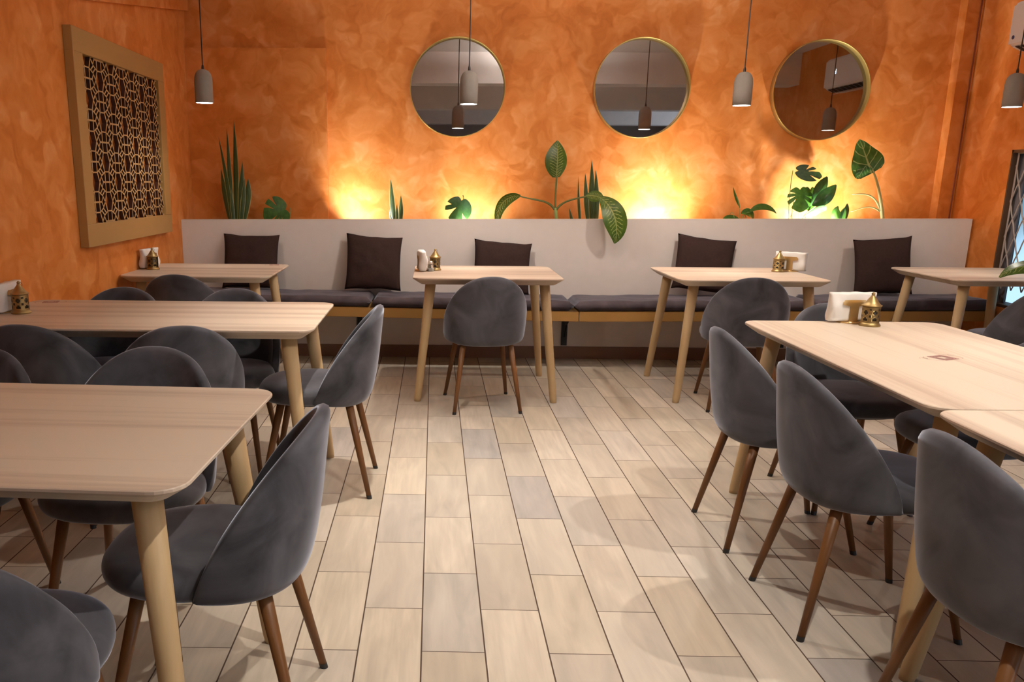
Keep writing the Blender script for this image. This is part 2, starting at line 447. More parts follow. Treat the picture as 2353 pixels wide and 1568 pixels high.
# half-wall planter behind the bench
def ptop(x): return 1.007 + (x + 1.83) * 0.0086
PX0, PX1 = XL + 0.001, 3.873
pl = thing('planter', 'long off-white built-in planter wall behind the bench, plants growing along its top', 'planter', (0, YP, 0))
bm = bmesh.new()
def slopebox(bm, x0, x1, y0, y1, z0, dz=0.0, n=1):
    vs = [bm.verts.new((x, y, z)) for x in (x0, x1) for y in (y0, y1) for z in (z0, ptop(x) + dz)]
    for f in ((0, 1, 3, 2), (4, 6, 7, 5), (0, 4, 5, 1), (2, 3, 7, 6), (0, 2, 6, 4), (1, 5, 7, 3)):
        bm.faces.new([vs[i] for i in f])
slopebox(bm, PX0, PX1, 0, 0.07, 0.0, -0.004)
obj('front_panel', bm, WHITEW, pl)
bm = bmesh.new()
vs = [bm.verts.new((x, y, ptop(x) + d)) for x in (PX0, PX1) for y in (-0.001, 0.075) for d in (-0.004, 0.0)]
for f in ((0, 1, 3, 2), (4, 6, 7, 5), (0, 4, 5, 1), (2, 3, 7, 6), (0, 2, 6, 4), (1, 5, 7, 3)): bm.faces.new([vs[i] for i in f])
obj('cap', bm, WHITEW, pl)
bm = bmesh.new()
box(bm, PX0, PX1, -0.012, 0, 0, 0.092); obj('skirting', bm, SKIRT, pl)
bm = bmesh.new()
nx, ny = 160, 10
g = [[bm.verts.new((PX0 + (3.76 - PX0) * i / nx, YP + 0.072 + (YB - 0.047 - YP - 0.072) * j / ny, 0.853 + 0.016 * noise.noise(Vector((i * 0.35, j * 0.6, 3))))) for j in range(ny + 1)] for i in range(nx + 1)]
for i in range(nx):
    for j in range(ny): bm.faces.new((g[i][j], g[i + 1][j], g[i + 1][j + 1], g[i][j + 1]))
tag(obj('planter_soil', bm, SOIL, None, True), 'dark potting soil filling the trough of the planter wall', 'soil', None, 'stuff')

# corner cable
bm = bmesh.new()
tube(bm, [(3.868, YB - 0.102, z) for z in (1.0, 1.3, 1.8, 2.35, 2.63)], 0.005, 8)
tag(obj('corner_cable', bm, plain('dark_red_cable', (0.20, 0.035, 0.01), 0.5)), 'thin dark cable running down the right corner of the orange wall', 'cable')

# window in the right wall
wf = bpy.data.objects.new('window_1', None); COL.objects.link(wf); tag(wf, kind='structure'); wf.location = (XR, 0, 0)
bm = bmesh.new()
for a in ((WY0, WY0 + 0.05, WZ0, WZ1), (WY1 - 0.012, WY1, WZ0, WZ1), (WY0, WY1, WZ1 - 0.02, WZ1), (WY0, WY1, WZ0, WZ0 + 0.02)):
    box(bm, 0.001, 0.119, *a)
obj('window_frame', bm, DARKW, wf)
bm = bmesh.new()
y = WY1 - 0.015
NZ = 7; NYc = 9
cw, ch = 0.105, 0.118
X_ = 0.03
for j in range(-1, 10):
    for i in range(-1, 17):
        y0 = WY1 - 0.02 - i * cw - (cw / 2 if j % 2 else 0); z0 = WZ0 + j * ch
        for dy in (cw / 2, -cw / 2):
            p = [(X_, y0, z0), (X_, y0 - dy * 0.35, z0 + ch * 0.3), (X_, y0 - dy * 0.65, z0 + ch * 0.7), (X_, y0 - dy, z0 + ch)]
            if all(WY0 < q[1] < WY1 - 0.005 and WZ0 < q[2] < WZ1 for q in p): tube(bm, p, 0.0045, 6)
tube(bm, [(X_, WY1 - 0.03, WZ0 + 0.02), (X_, WY1 - 0.03, WZ1 - 0.02)], 0.006, 6)
tube(bm, [(X_, WY1 - 0.03, WZ1 - 0.02), (X_, WY0 + 0.03, WZ1 - 0.02)], 0.006, 6)
obj('window_net', bm, GRILLE, wf)
bm = bmesh.new()
N = 9
a = [[(0.062 + 0.014 * math.sin(i * 1.25), WY1 - 0.02 - i * 0.008, z) for i in range(N)] for z in (WZ0 + 0.02, WZ1 - 0.03)]
vv = [[bm.verts.new(p) for p in r] for r in a]
for i in range(N - 1): bm.faces.new((vv[0][i], vv[0][i + 1], vv[1][i + 1], vv[1][i]))
obj('window_curtain', bm, CURT, wf, True)
bm = bmesh.new(); box(bm, 0.100, 0.104, WY0, WY1, WZ0, WZ1)
gm = plain('window_glass', (0.9, 0.95, 1.0), 0.02); gm.node_tree.nodes['Principled BSDF'].inputs['Transmission Weight'].default_value = 1.0
gm.node_tree.nodes['Principled BSDF'].inputs['IOR'].default_value = 1.05
obj('window_pane', bm, gm, wf)
bm = bmesh.new(); box(bm, 0.092, 0.112, 5.05, 5.09, WZ0, WZ1); obj('window_mullion', bm, BLACK, wf)

# ------------------------------------------------------------------ bench
BYF = 5.85
def bz(x): return 0.028 * abs(x - 1.02) / 2.4
def slab(name, x0, x1, label):
    bm = bmesh.new()
    xm = (x0 + x1) / 2
    vs = [bm.verts.new((x - xm, y - 6.05, z + bz(x))) for x in (x0, x1) for y in (BYF, YP - 0.002) for z in (0.345, 0.415)]
    for f in ((0, 1, 3, 2), (4, 6, 7, 5), (0, 4, 5, 1), (2, 3, 7, 6), (0, 2, 6, 4), (1, 5, 7, 3)): bm.faces.new([vs[i] for i in f])
    bmesh.ops.bevel(bm, geom=bm.edges[:], offset=0.003, segments=2, affect='EDGES')
    o = obj(name, bm, OAK); o.location = (xm, 6.05, 0)
    return tag(o, label, 'bench', 'wooden bench boards along the planter wall')
slab('bench_board', XL + 0.003, 1.018, 'left oak bench board fixed to the planter wall, under the two left table places')
slab('bench_board', 1.022, XR - 0.003, 'right oak bench board fixed to the planter wall, ending beside the window')
def bracket(x, label):
    t = thing('bench_bracket', label, 'bracket', (x, YP, 0), 0, 'black bench brackets')
    zt = 0.344 + bz(x)
    bm = bmesh.new(); box(bm, -0.022, 0.022, -0.010, -0.001, 0.10, zt); obj('upright', bm, BLACK, t)
    bm = bmesh.new(); box(bm, -0.022, 0.022, -0.33, -0.001, zt - 0.008, zt - 0.0005); obj('arm', bm, BLACK, t)
    bm = bmesh.new(); tube(bm, [(0, -0.012, 0.17), (0, -0.09, zt - 0.07), (0, -0.2, zt - 0.012)], 0.009, 8); obj('brace', bm, BLACK, t)
    return t
bracket(0.985, 'black metal bracket under the bench where the two boards meet')
bracket(-0.55, 'black metal bracket under the left bench board, behind the long wall table')
bracket(2.6, 'black metal bracket under the right bench board, behind the long table')
def cushion(x0, x1, label):
    bm = bmesh.new()
    xm = (x0 + x1) / 2; hx = (x1 - x0) / 2 - 0.004; y0, y1 = BYF - 0.012, YP - 0.012
    ym = (y0 + y1) / 2; hy = (y1 - y0) / 2
    NX, NY = 44, 16
    def pt(i, j, top):
        u = -1 + 2 * i / NX; v = -1 + 2 * j / NY
        ex = max(0, abs(u) * hx - (hx - 0.035)) / 0.035; ey = max(0, abs(v) * hy - (hy - 0.035)) / 0.035
        e = min(1, math.hypot(ex, ey))
        rnd = math.sqrt(max(0, 1 - e * e))
        q = Vector((u * hx + xm * 3, v * hy, 0))
        wob = 0.007 * noise.noise(q * 5) + 0.004 * noise.noise(q * 14)
        z = 0.4485 + (0.034 * rnd + (wob + 0.004) * rnd) * (1 if top else 0) - (0.030 * rnd if not top else 0)
        inset = 0.012 * (1 - rnd)
        return (u * hx, v * hy, z + bz(xm + u * hx))
    T = [[bm.verts.new(pt(i, j, True)) for j in range(NY + 1)] for i in range(NX + 1)]
    B = [[T[i][j] if i in (0, NX) or j in (0, NY) else bm.verts.new(pt(i, j, False)) for j in range(NY + 1)] for i in range(NX + 1)]
    for i in range(NX):
        for j in range(NY):
            bm.faces.new((T[i][j], T[i + 1][j], T[i + 1][j + 1], T[i][j + 1]))
            f = (B[i][j], B[i][j + 1], B[i + 1][j + 1], B[i + 1][j])
            bm.faces.new(f)
    o = obj('bench_cushion', bm, CUSH, None, True); o.location = (xm, ym, 0)
    return tag(o, label, 'cushion', 'charcoal bench cushions')
cushion(XL + 0.01, -0.43, 'leftmost long charcoal bench cushion, starting at the lattice wall')
cushion(-0.43, 0.985, 'charcoal bench cushion behind the single-chair table with the salt shaker')
cushion(0.985, 2.64, 'charcoal bench cushion behind the table right of the bracket')
cushion(2.64, XR - 0.01, 'rightmost charcoal bench cushion ending beside the net window')

def pillow(X, Z, w, h, roll, label, seed, lean=14, hn=0.0):
    bm = bmesh.new(); N = 22
    def pt(i, j, s):
        u = -1 + 2 * i / N; v = -1 + 2 * j / N
        prof = ((1 - abs(u) ** 2.6) * (1 - abs(v) ** 2.6)) ** 0.62
        pinch = 1 - 0.06 * (1 - abs(u) ** 3) * abs(v) ** 2
        pinch2 = 1 - 0.06 * (1 - abs(v) ** 3) * abs(u) ** 2
        q = Vector((u * 2.2 + seed * 7, v * 2.2, s))
        th = 0.058 * prof + 0.011 * prof * noise.noise(q * 1.6)
        sag = hn * u * max(0, v)
        return (u * w / 2 * pinch2, s * th, (v * pinch + sag) * h / 2 + 0.007 * noise.noise(Vector((u * 2, v * 2, seed))))
    F = [[bm.verts.new(pt(i, j, -1)) for j in range(N + 1)] for i in range(N + 1)]
    K = [[F[i][j] if i in (0, N) or j in (0, N) else bm.verts.new(pt(i, j, 1)) for j in range(N + 1)] for i in range(N + 1)]
    for i in range(N):
        for j in range(N):
            bm.faces.new((F[i][j], F[i + 1][j], F[i + 1][j + 1], F[i][j + 1]))
            bm.faces.new((K[i][j], K[i][j + 1], K[i + 1][j + 1], K[i + 1][j]))
    o = obj('throw_pillow', bm, PILL, None, True)
    o.rotation_euler = (R(-lean), R(roll), 0)
    o.location = (X, YP - 0.055 - math.sin(R(lean)) * h / 2 , Z)
    return tag(o, label, 'pillow', 'dark brown pillows on the bench')
pillow(-1.33, 0.716, 0.41, 0.40, 1, 'dark brown pillow half hidden behind the table beside the lattice panel', 1)
pillow(-0.435, 0.714, 0.41, 0.40, 1.5, 'dark brown pillow standing free on the bench left of the salt shaker table', 2, 13, -0.05)
pillow(0.495, 0.690, 0.42, 0.38, 3, 'dark brown pillow peeking above the table with the salt shaker', 3, 13, -0.03)
pillow(1.95, 0.722, 0.43, 0.40, 7, 'tilted dark brown pillow behind the second table from the right', 4, 13)
pillow(3.225, 0.722, 0.42, 0.41, -1, 'dark brown creased pillow at the right end of the bench, nearest the window', 5, 13, 0.06)

# ------------------------------------------------------------------ tables
def rrect(w, d, r, z, n=6):
    out = []
    for cx, cy, a0 in ((w / 2 - r, d / 2 - r, 0), (-w / 2 + r, d / 2 - r, 90), (-w / 2 + r, -d / 2 + r, 180), (w / 2 - r, -d / 2 + r, 270)):
        for k in range(n + 1):
            a = R(a0 + 90 * k / n)
            out.append((cx + r * math.cos(a), cy + r * math.sin(a), z))
    return out
def make_table(w, d, h, label, loc, rz, group):
    t = thing('dining_table', label, 'table', loc, rz, group)
    bm = bmesh.new()
    rings(bm, [rrect(w - 0.095, d - 0.095, 0.035, h - 0.040), rrect(w - 0.008, d - 0.008, 0.06, h - 0.0105), rrect(w, d, 0.065, h - 0.0075), rrect(w, d, 0.065, h - 0.002), rrect(w - 0.004, d - 0.004, 0.063, h)])
    obj('tabletop', bm, ASH, t)
    for sx in (-1, 1):
        for sy in (-1, 1):
            bm = bmesh.new()
            p1 = Vector((sx * (w / 2 - 0.032), sy * (d / 2 - 0.032), 0.0)); p0 = Vector((sx * (w / 2 - 0.105), sy * (d / 2 - 0.105), h - 0.041))
            rr = []
            for k, (tt, r) in enumerate(((0, 0.031), (0.5, 0.026), (0.97, 0.0215), (1.0, 0.019))):
                p = p0.lerp(p1, tt)
                rr.append([(p.x + r * math.cos(a), p.y + r * math.sin(a), p.z) for a in [2 * math.pi * q / 20 for q in range(20)]])
            rings(bm, rr); lg = obj('leg', bm, ASHLEG, t, False)
            me = lg.data
            for p in me.polygons: p.use_smooth = len(p.vertices) == 4
    return t
TH = 0.745
GB = 'small two-seat tables along the bench'; GL = 'long four-seat tables'
b1 = make_table(0.885, 0.78, TH, 'small pale wood table pushed against the orange wall below the lattice panel', (-1.404, 5.285, 0), 0, GB)
make_table(0.885, 0.78, TH, 'small pale wood table holding a salt shaker, with a single chair in front', (0.322, 5.295, 0), 0, GB)
make_table(0.885, 0.78, TH, 'small pale wood table second from the right along the bench, napkins at its right end', (1.886, 5.33, 0), 0, GB)
make_table(0.77, 0.80, TH, 'small pale wood table by the net window at the right end of the bench', (3.49, 5.46, 0), 0, GB)
mt = make_table(1.395, 0.77, TH, 'long pale wood table against the left wall with a brass lantern at its wall end', (-1.152, 3.50, 0), 0, GL)
make_table(1.39, 0.785, TH, 'nearest long pale wood table at the lower left with a bare top', (-1.133, 1.855, 0), R(-2.6), GL)
r1 = make_table(1.39, 0.80, TH, 'long pale wood table on the right carrying napkins, brass lantern and a red printed mark', (1.672, 2.785, 0), R(90), GL)
make_table(1.39, 0.80, TH, 'long table cut by the right edge, butted against the one with the printed mark', (1.655, 1.385, 0), R(90), GL)

# faded printed ornament on the table tops (frame only)
def ornament(parent, x, y, rz, s=1.0):
    bm = bmesh.new()
    def ring(pts, w):
        n = len(pts)
        for i in range(n - 1):
            a, b = Vector(pts[i]), Vector(pts[i + 1]); d = (b - a).normalized(); q = Vector((-d.y, d.x, 0)) * w / 2
            bm.faces.new([bm.verts.new(p) for p in (a - q, b - q, b + q, a + q)])
    c = 0.032 * s
    for k in (1.0, 0.84, 0.66, 0.46):
        e = c * k
        ring([(-e, -e, 0), (e, -e, 0), (e, e, 0), (-e, e, 0), (-e, -e, 0)], 0.004 * s)
    for sx in (-1, 1):
        ring([(sx * (0.045 + 0.022 * math.sin(a)) * s, (0.034 * math.cos(a)) * s, 0) for a in [math.pi * i / 12 for i in range(13)]], 0.0018 * s)
        ring([(sx * (0.07 + 0.012 * math.cos(a)) * s, (0.018 + 0.012 * math.sin(a)) * s, 0) for a in [2 * math.pi * i / 12 for i in range(10)]], 0.0015 * s)
    o = obj('printed_mark', bm, INK, parent); o.location = (x, y, TH + 0.0006); o.rotation_euler = (0, 0, rz)
    o['label'] = 'faded red printed ornament'
    return o
ornament(r1, -0.045, 0.0, R(-65))
ornament(b1, 0.345, 0.33, R(10), 0.9)
ornament(mt, -0.60, 0.31, R(15))

# ------------------------------------------------------------------ chairs
def make_chair():
    t = thing('velvet_chair', 'x', 'chair')
    # shell
    bm = bmesh.new(); NU, NV = 36, 12; PM = R(90)
    def sgn(v, e): return math.copysign(abs(v) ** e, v)
    G = []
    for i in range(NU + 1):
        s = -1 + 2 * i / NU; ph = s * PM
        zt = 0.405 + 0.385 * max(0, 1 - abs(s) ** 1.9) ** 0.72
        zb = 0.378 + 0.030 * abs(s) ** 3
        row = []
        for j in range(NV + 1):
            v = j / NV
            z = zb + (zt - zb) * v
            k = 1.0 - 0.055 * max(0, (0.60 - z) / 0.2) ** 1.8
            if z < 0.43: k -= 0.12 * ((0.43 - z) / 0.055) ** 2
            x = 0.247 * sgn(math.sin(ph), 0.86) * k
            y = -0.242 * sgn(math.cos(ph), 0.86) * k
            y -= 0.04 * max(0, (z - 0.42)) / 0.37 * max(0.0, math.cos(ph))
            row.append(bm.verts.new((x, y, z)))
        G.append(row)
    for i in range(NU):
        for j in range(NV): bm.faces.new((G[i][j], G[i + 1][j], G[i + 1][j + 1], G[i][j + 1]))
    o = obj('backrest', bm, VELVET, t)
    baked(o, [('SOLIDIFY', dict(thickness=0.034, offset=1.0 if False else -1.0)), ('SUBSURF', dict(levels=1, render_levels=1))])
    # seat
    bm = bmesh.new(); n = 40
    def loop(sc, z):
        out = []
        for k in range(n):
            a = 2 * math.pi * k / n; c, s = math.cos(a), math.sin(a)
            x = 0.232 * sgn(c, 0.8); y = 0.015 + (0.238 if s > 0 else 0.205) * sgn(s, 0.8)
            if s < 0: x *= 0.93
            out.append((x * sc, 0.015 + (y - 0.015) * sc, z))
        return out
    rings(bm, [loop(0.82, 0.398), loop(0.93, 0.402), loop(0.985, 0.415), loop(1.0, 0.433), loop(0.985, 0.452), loop(0.93, 0.466), loop(0.80, 0.474), loop(0.5, 0.478), loop(0.15, 0.479)])
    o = obj('seat', bm, VELVET, t, True)
    baked(o, [('SUBSURF', dict(levels=1, render_levels=1))])
    bm = bmesh.new(); rings(bm, [loop(0.70, 0.386), loop(0.76, 0.399)]); obj('seat_frame', bm, BLACKP, t)
    for sx in (-1, 1):
        for sy, fy in ((1, 0.228), (-1, -0.228)):
            p0 = Vector((sx * 0.135, 0.14 * sy, 0.40)); p1 = Vector((sx * 0.192, fy, 0.0))
            def rad(tt): return 0.0175 + (0.0105 - 0.0175) * tt
            bm = bmesh.new(); rr = []
            for tt in (0, 0.5, 0.965):
                p = p0.lerp(p1, tt); r = rad(tt)
                rr.append([(p.x + r * math.cos(2 * math.pi * q / 14), p.y + r * math.sin(2 * math.pi * q / 14), p.z) for q in range(14)])
            rings(bm, rr); lg = obj('leg', bm, WALNUT, t, True)
            bm = bmesh.new(); rr = []
            for tt in (0.962, 1.0):
                p = p0.lerp(p1, tt); r = rad(tt) + 0.0006
                rr.append([(p.x + r * math.cos(2 * math.pi * q / 14), p.y + r * math.sin(2 * math.pi * q / 14), p.z) for q in range(14)])
            rings(bm, rr); obj('foot', bm, BLACKP, lg)['label'] = 'black foot cap'
    return t
chair0 = make_chair()
GC = 'grey velvet shell chairs'
CHAIRS = [
    (0.295, 4.885, 96, 'grey velvet shell chair alone at the table with the salt shaker, back to the aisle'),
    (1.825, 4.96, 82, 'grey velvet shell chair at the second bench table from the right, back to the aisle'),
    (-1.42, 4.86, 90, 'brownish grey shell chair at the corner table below the lattice panel'),
    (3.33, 4.80, 95, 'dark grey shell chair at the table by the net window'),
    (-0.485, 3.51, 180, 'grey shell chair at the aisle end of the middle wall table, facing the orange wall'),
    (-0.515, 1.865, 180, 'large grey shell chair at the aisle end of the nearest left table'),
    (-1.47, 3.205, 88, 'dark shell chair at the near side of the middle wall table, beside the wall'),
    (-0.985, 3.200, 108, 'slightly turned shell chair at the near side of the middle wall table'),
    (-0.875, 2.305, 268, 'dark shell chair facing out behind the bare nearest left table'),
    (-1.41, 2.285, 272, 'shell chair cut by the left edge, behind the nearest left table'),
    (-1.485, 3.765, 270, 'shell chair top showing beyond the middle wall table, nearest the left wall'),
    (-0.945, 3.755, 270, 'shell chair top showing beyond the middle wall table, nearest the aisle'),
    (-0.83, 1.36, 92, 'cropped grey shell chair in the lower left corner of the picture'),
    (1.295, 3.03, 0, 'grey shell chair farthest back on the aisle side of the right long table'),
    (1.310, 2.43, 0, 'second grey shell chair from the back along the right tables'),
    (1.345, 1.715, 0, 'nearest grey shell chair in the lower right corner, on the aisle side'),
    (1.735, 3.44, 270, 'bluish lit shell chair at the head of the right long table, behind the napkins'),
    (1.95, 2.93, 180, 'bluish shell chair on the window side of the right long table'),
]
for i, (x, y, hd, lab) in enumerate(CHAIRS):
    rz = R(hd - 90)
    if i == 0:
        chair0.location = (x, y, 0); chair0.rotation_euler = (0, 0, rz); tag(chair0, lab, None, GC)
    else: dup(chair0, (x, y, 0), rz, lab, GC)

# ------------------------------------------------------------------ pendants
def make_pendant(label, x):
    t = thing('pendant_lamp', label, 'lamp', (x, 5.40, 1.752), 0, 'concrete pendant lamps over the bench tables')
    bm = bmesh.new()
    out = [(0.054, 0), (0.0545, 0.06), (0.0545, 0.125), (0.052, 0.150), (0.045, 0.170), (0.034, 0.184), (0.018, 0.192), (0.004, 0.194)]
    inn = [(r - 0.007, z) for r, z in out[:4]] + [(0.036, 0.16), (0.004, 0.168)]
    lathe(bm, inn[::-1] + out, 32)
    obj('shade', bm, CONC, t, True)
    bm = bmesh.new(); lathe(bm, [(0.0500, -0.0005), (0.0500, 0.004)], 28); obj('lamp_lens', bm, LENS, t)['label'] = 'glowing white lamp opening'
    bm = bmesh.new(); lathe(bm, [(0.008, 0.193), (0.008, 0.205), (0.006, 0.216), (0.004, 0.22)], 14); obj('cord_grip', bm, BLACKP, t)
    bm = bmesh.new(); tube(bm, [(0, 0, 0.215), (0, 0, CEIL - 1.752 - 0.02)], 0.0036, 8); obj('cord', bm, BLACKP, t)
    bm = bmesh.new(); lathe(bm, [(0.045, CEIL - 1.752 - 0.025), (0.045, CEIL - 1.752 - 0.0005)], 20); obj('ceiling_rose', bm, BLACKP, t)
    return t
PEND = [(-1.415, 'concrete pendant lamp hanging nearest the left corner, beside the lattice panel'),
        (0.203, 'concrete pendant lamp hanging in front of the first round mirror'),
        (1.853, 'concrete pendant lamp hanging between the second and third round mirrors'),
        (3.468, 'concrete pendant lamp hanging at the right edge below the air conditioner')]
p0 = make_pendant(PEND[0][1], PEND[0][0])
for x, lab in PEND[1:]: dup(p0, (x, 5.40, 1.752), 0, lab, p0['group'])
for (x, lab), w in zip(PEND, (12, 45, 43, 22)):
    spot('pendant_light', (x, 5.40, 1.749), (x, 5.40, 0), w, 155, NEUT, 0.7, 0.025)

# ------------------------------------------------------------------ mirrors
def make_mirror(x, z, label):
    t = thing('round_mirror', label, 'mirror', (x, YB, z), 0, 'round mirrors on the orange wall')
    bm = bmesh.new()
    prof = [(0.348, -0.002), (0.353, -0.002), (0.353, -0.068), (0.351, -0.070), (0.3475, -0.068), (0.3475, -0.014)]
    n = 72
    rr = [[(r * math.cos(2 * math.pi * i / n), y, r * math.sin(2 * math.pi * i / n)) for i in range(n)] for r, y in prof]
    rings(bm, rr, False, False)
    o = obj('rim', bm, RIM, t)
    for p in o.data.polygons: p.use_smooth = True
    bm = bmesh.new()
    bm.faces.new([bm.verts.new((0.349 * math.cos(2 * math.pi * i / n), -0.016, 0.349 * math.sin(2 * math.pi * i / n))) for i in range(n)][::1])
    bmesh.ops.solidify(bm, geom=bm.faces[:], thickness=0.006)
    obj('mirror_glass', bm, MIRR, t)
    return t
MIR = [(0.163, 1.968, 'round gold-rimmed mirror nearest the plaster panel, a pendant lamp in front of it'),
       (1.520, 1.970, 'middle round gold-rimmed mirror, above the brightest glow on the wall'),
       (2.828, 1.960, 'round gold-rimmed mirror nearest the right corner, reflecting the air conditioner')]
m0 = make_mirror(*MIR[0])
for x, z, lab in MIR[1:]: dup(m0, (x, YB, z), 0, lab, m0['group'])

# ------------------------------------------------------------------ lattice panel on the left wall
lt = thing('lattice_panel', 'framed wooden lattice screen hanging on the orange left wall', 'wall panel', (XL, 5.16, 1.49))
HY, HZ, FW, FD = 0.725, 0.547, 0.118, 0.048
def frame_piece(y0, y1, z0, z1):
    bm = bmesh.new(); box(bm, 0.001, FD, y0, y1, z0, z1)
    bmesh.ops.bevel(bm, geom=bm.edges[:], offset=0.002, segments=1, affect='EDGES')
    return bm
obj('frame_rail', frame_piece(-HY, HY, HZ - FW, HZ), FRAMEWOOD, lt); obj('frame_rail', frame_piece(-HY, HY, -HZ, -HZ + FW), FRAMEWOOD, lt)
obj('frame_stile', frame_piece(-HY, -HY + FW, -HZ + FW, HZ - FW), FRAMEWOOD, lt); obj('frame_stile', frame_piece(HY - FW, HY, -HZ + FW, HZ - FW), FRAMEWOOD, lt)
bm = bmesh.new()
iy, iz = HY - FW, HZ - FW
def clip(a, b):
    """clip a 2D segment to the opening"""
    t0, t1 = 0.0, 1.0; dx, dz = b[0] - a[0], b[1] - a[1]
    for p, q in ((-dx, a[0] + iy), (dx, iy - a[0]), (-dz, a[1] + iz), (dz, iz - a[1])):
        if abs(p) < 1e-9:
            if q < 0: return None
        else:
            r = q / p
            if p < 0: t0 = max(t0, r)
            else: t1 = min(t1, r)
    if t0 >= t1: return None
    return (a[0] + dx * t0, a[1] + dz * t0), (a[0] + dx * t1, a[1] + dz * t1)
def strip(a, b, w):
    c = clip(a, b)
    if not c: return
    (y0, z0), (y1, z1) = c
    d = Vector((y1 - y0, z1 - z0)); L = d.length
    if L < 1e-4: return
    d /= L; q = Vector((-d.y, d.x)) * w / 2
    X0, X1 = 0.010, 0.034
    w = w * (1.0 + 0.6 * abs(d.y))
    q = Vector((-d.y, d.x)) * w / 2
    v = [[bm.verts.new((x, y, z)) for y, z in ((y0 - q.x, z0 - q.y), (y1 - q.x, z1 - q.y), (y1 + q.x, z1 + q.y), (y0 + q.x, z0 + q.y))] for x in (X0, X1)]
    bm.faces.new(v[1]); bm.faces.new(v[0])
    for i in range(4): bm.faces.new((v[0][i], v[0][(i + 1) % 4], v[1][(i + 1) % 4], v[1][i])).material_index = 1
CWY, CHZ = 0.335, 0.212
a_, b_, h_ = 0.030, 0.112, 0.055
for r in range(-4, 5):
    for c in range(-3, 4):
        cy = c * CWY + (CWY / 2 if r % 2 else 0) - 0.03; cz = r * CHZ / 2
        P = lambda y, z: (cy + y, cz + z)
        w = 0.0066
        pts = [(-a_, h_), (a_, h_), (0.078, 0.034), (b_, 0), (0.078, -0.034), (a_, -h_), (-a_, -h_), (-0.078, -0.034), (-b_, 0), (-0.078, 0.034)]
        for i in range(10): strip(P(*pts[i]), P(*pts[(i + 1) % 10]), w)
        strip(P(-0.062, 0), P(0.062, 0), 0.009)
        for s in (-1, 1):
            strip(P(s * a_, h_), P(s * a_, -h_), w * 0.9)
            for q in (-1, 1):
                strip(P(s * 0.062, 0), P(s * 0.085, q * 0.030), w * 0.9)
                strip(P(s * a_, q * h_), P(s * (CWY / 2 - b_), q * CHZ / 2), w)
                strip(P(s * 0.052, q * 0.046), P(s * (CWY / 2 - 0.078), q * (CHZ / 2 - 0.034)), w)
obj('lattice', bm, [LATWOOD, plain('burnt_cut_edge', (0.060, 0.016, 0.007), 0.8)], lt)

# ------------------------------------------------------------------ air conditioner on the right wall
ac = thing('air_conditioner', 'white wall air conditioner above the net window at the right edge', 'air conditioner', (XR, 5.315, 2.115))
bm = bmesh.new()
prof = [(0.0, 0.03), (-0.09, 0.0), (-0.185, 0.005), (-0.24, 0.03), (-0.26, 0.05), (-0.26, 0.27), (-0.245, 0.295), (0.0, 0.30)]
rings(bm, [[(x, y, z) for x, z in prof] for y in (-0.465, 0.465)])
bmesh.ops.bevel(bm, geom=bm.edges[:], offset=0.006, segments=2, affect='EDGES')
obj('body', bm, ACW, ac)
bm = bmesh.new(); box(bm, -0.2655, -0.2605, -0.462, 0.462, 0.045, 0.272); obj('front_panel', bm, ACW, ac)
bm = bmesh.new()
v = [bm.verts.new(p) for p in ((-0.243, -0.43, 0.0285), (-0.243, 0.43, 0.0285), (-0.187, 0.43, 0.0025), (-0.187, -0.43, 0.0025))]
bm.faces.new(v); bmesh.ops.solidify(bm, geom=bm.faces[:], thickness=0.003)
obj('air_outlet', bm, BLACKP, ac)
for k in range(10):
    y = -0.38 + k * 0.084
    bm = bmesh.new(); v = [bm.verts.new(p) for p in ((-0.246, y, 0.029), (-0.246, y + 0.012, 0.029), (-0.190, y + 0.012, 0.001), (-0.190, y, 0.001))]
    bm.faces.new(v); bmesh.ops.solidify(bm, geom=bm.faces[:], thickness=0.006); obj('louver', bm, ACW, ac)
bm = bmesh.new()
v = [bm.verts.new(p) for p in ((-0.150, -0.43, -0.001), (-0.150, 0.43, -0.001), (-0.225, 0.43, -0.022), (-0.225, -0.43, -0.022))]
bm.faces.new(v); bmesh.ops.solidify(bm, geom=bm.faces[:], thickness=0.005); obj('flap', bm, ACW, ac)
def disc_x(bm, x, y, z, r, n=20, d=0.002):
    rings(bm, [[(xx, y + r * math.cos(2 * math.pi * i / n), z + r * math.sin(2 * math.pi * i / n)) for i in range(n)] for xx in (x, x - d)])
bm = bmesh.new(); disc_x(bm, -0.2655, 0.425, 0.082, 0.012); obj('badge', bm, plain('dark_blue_badge', (0.05, 0.05, 0.14), 0.4), ac)['label'] = 'small dark blue round badge'
bm = bmesh.new()
for a in ((-0.245, -0.240, 0.150, 0.190), (-0.262, -0.257, 0.150, 0.172), (-0.262, -0.240, 0.150, 0.155), (-0.262, -0.240, 0.168, 0.173)):
    box(bm, -0.2675, -0.2656, *a)
obj('display', bm, emit('lit_display', (0.75, 0.88, 1.0), 2.5), ac)['label'] = 'small lit display digit'

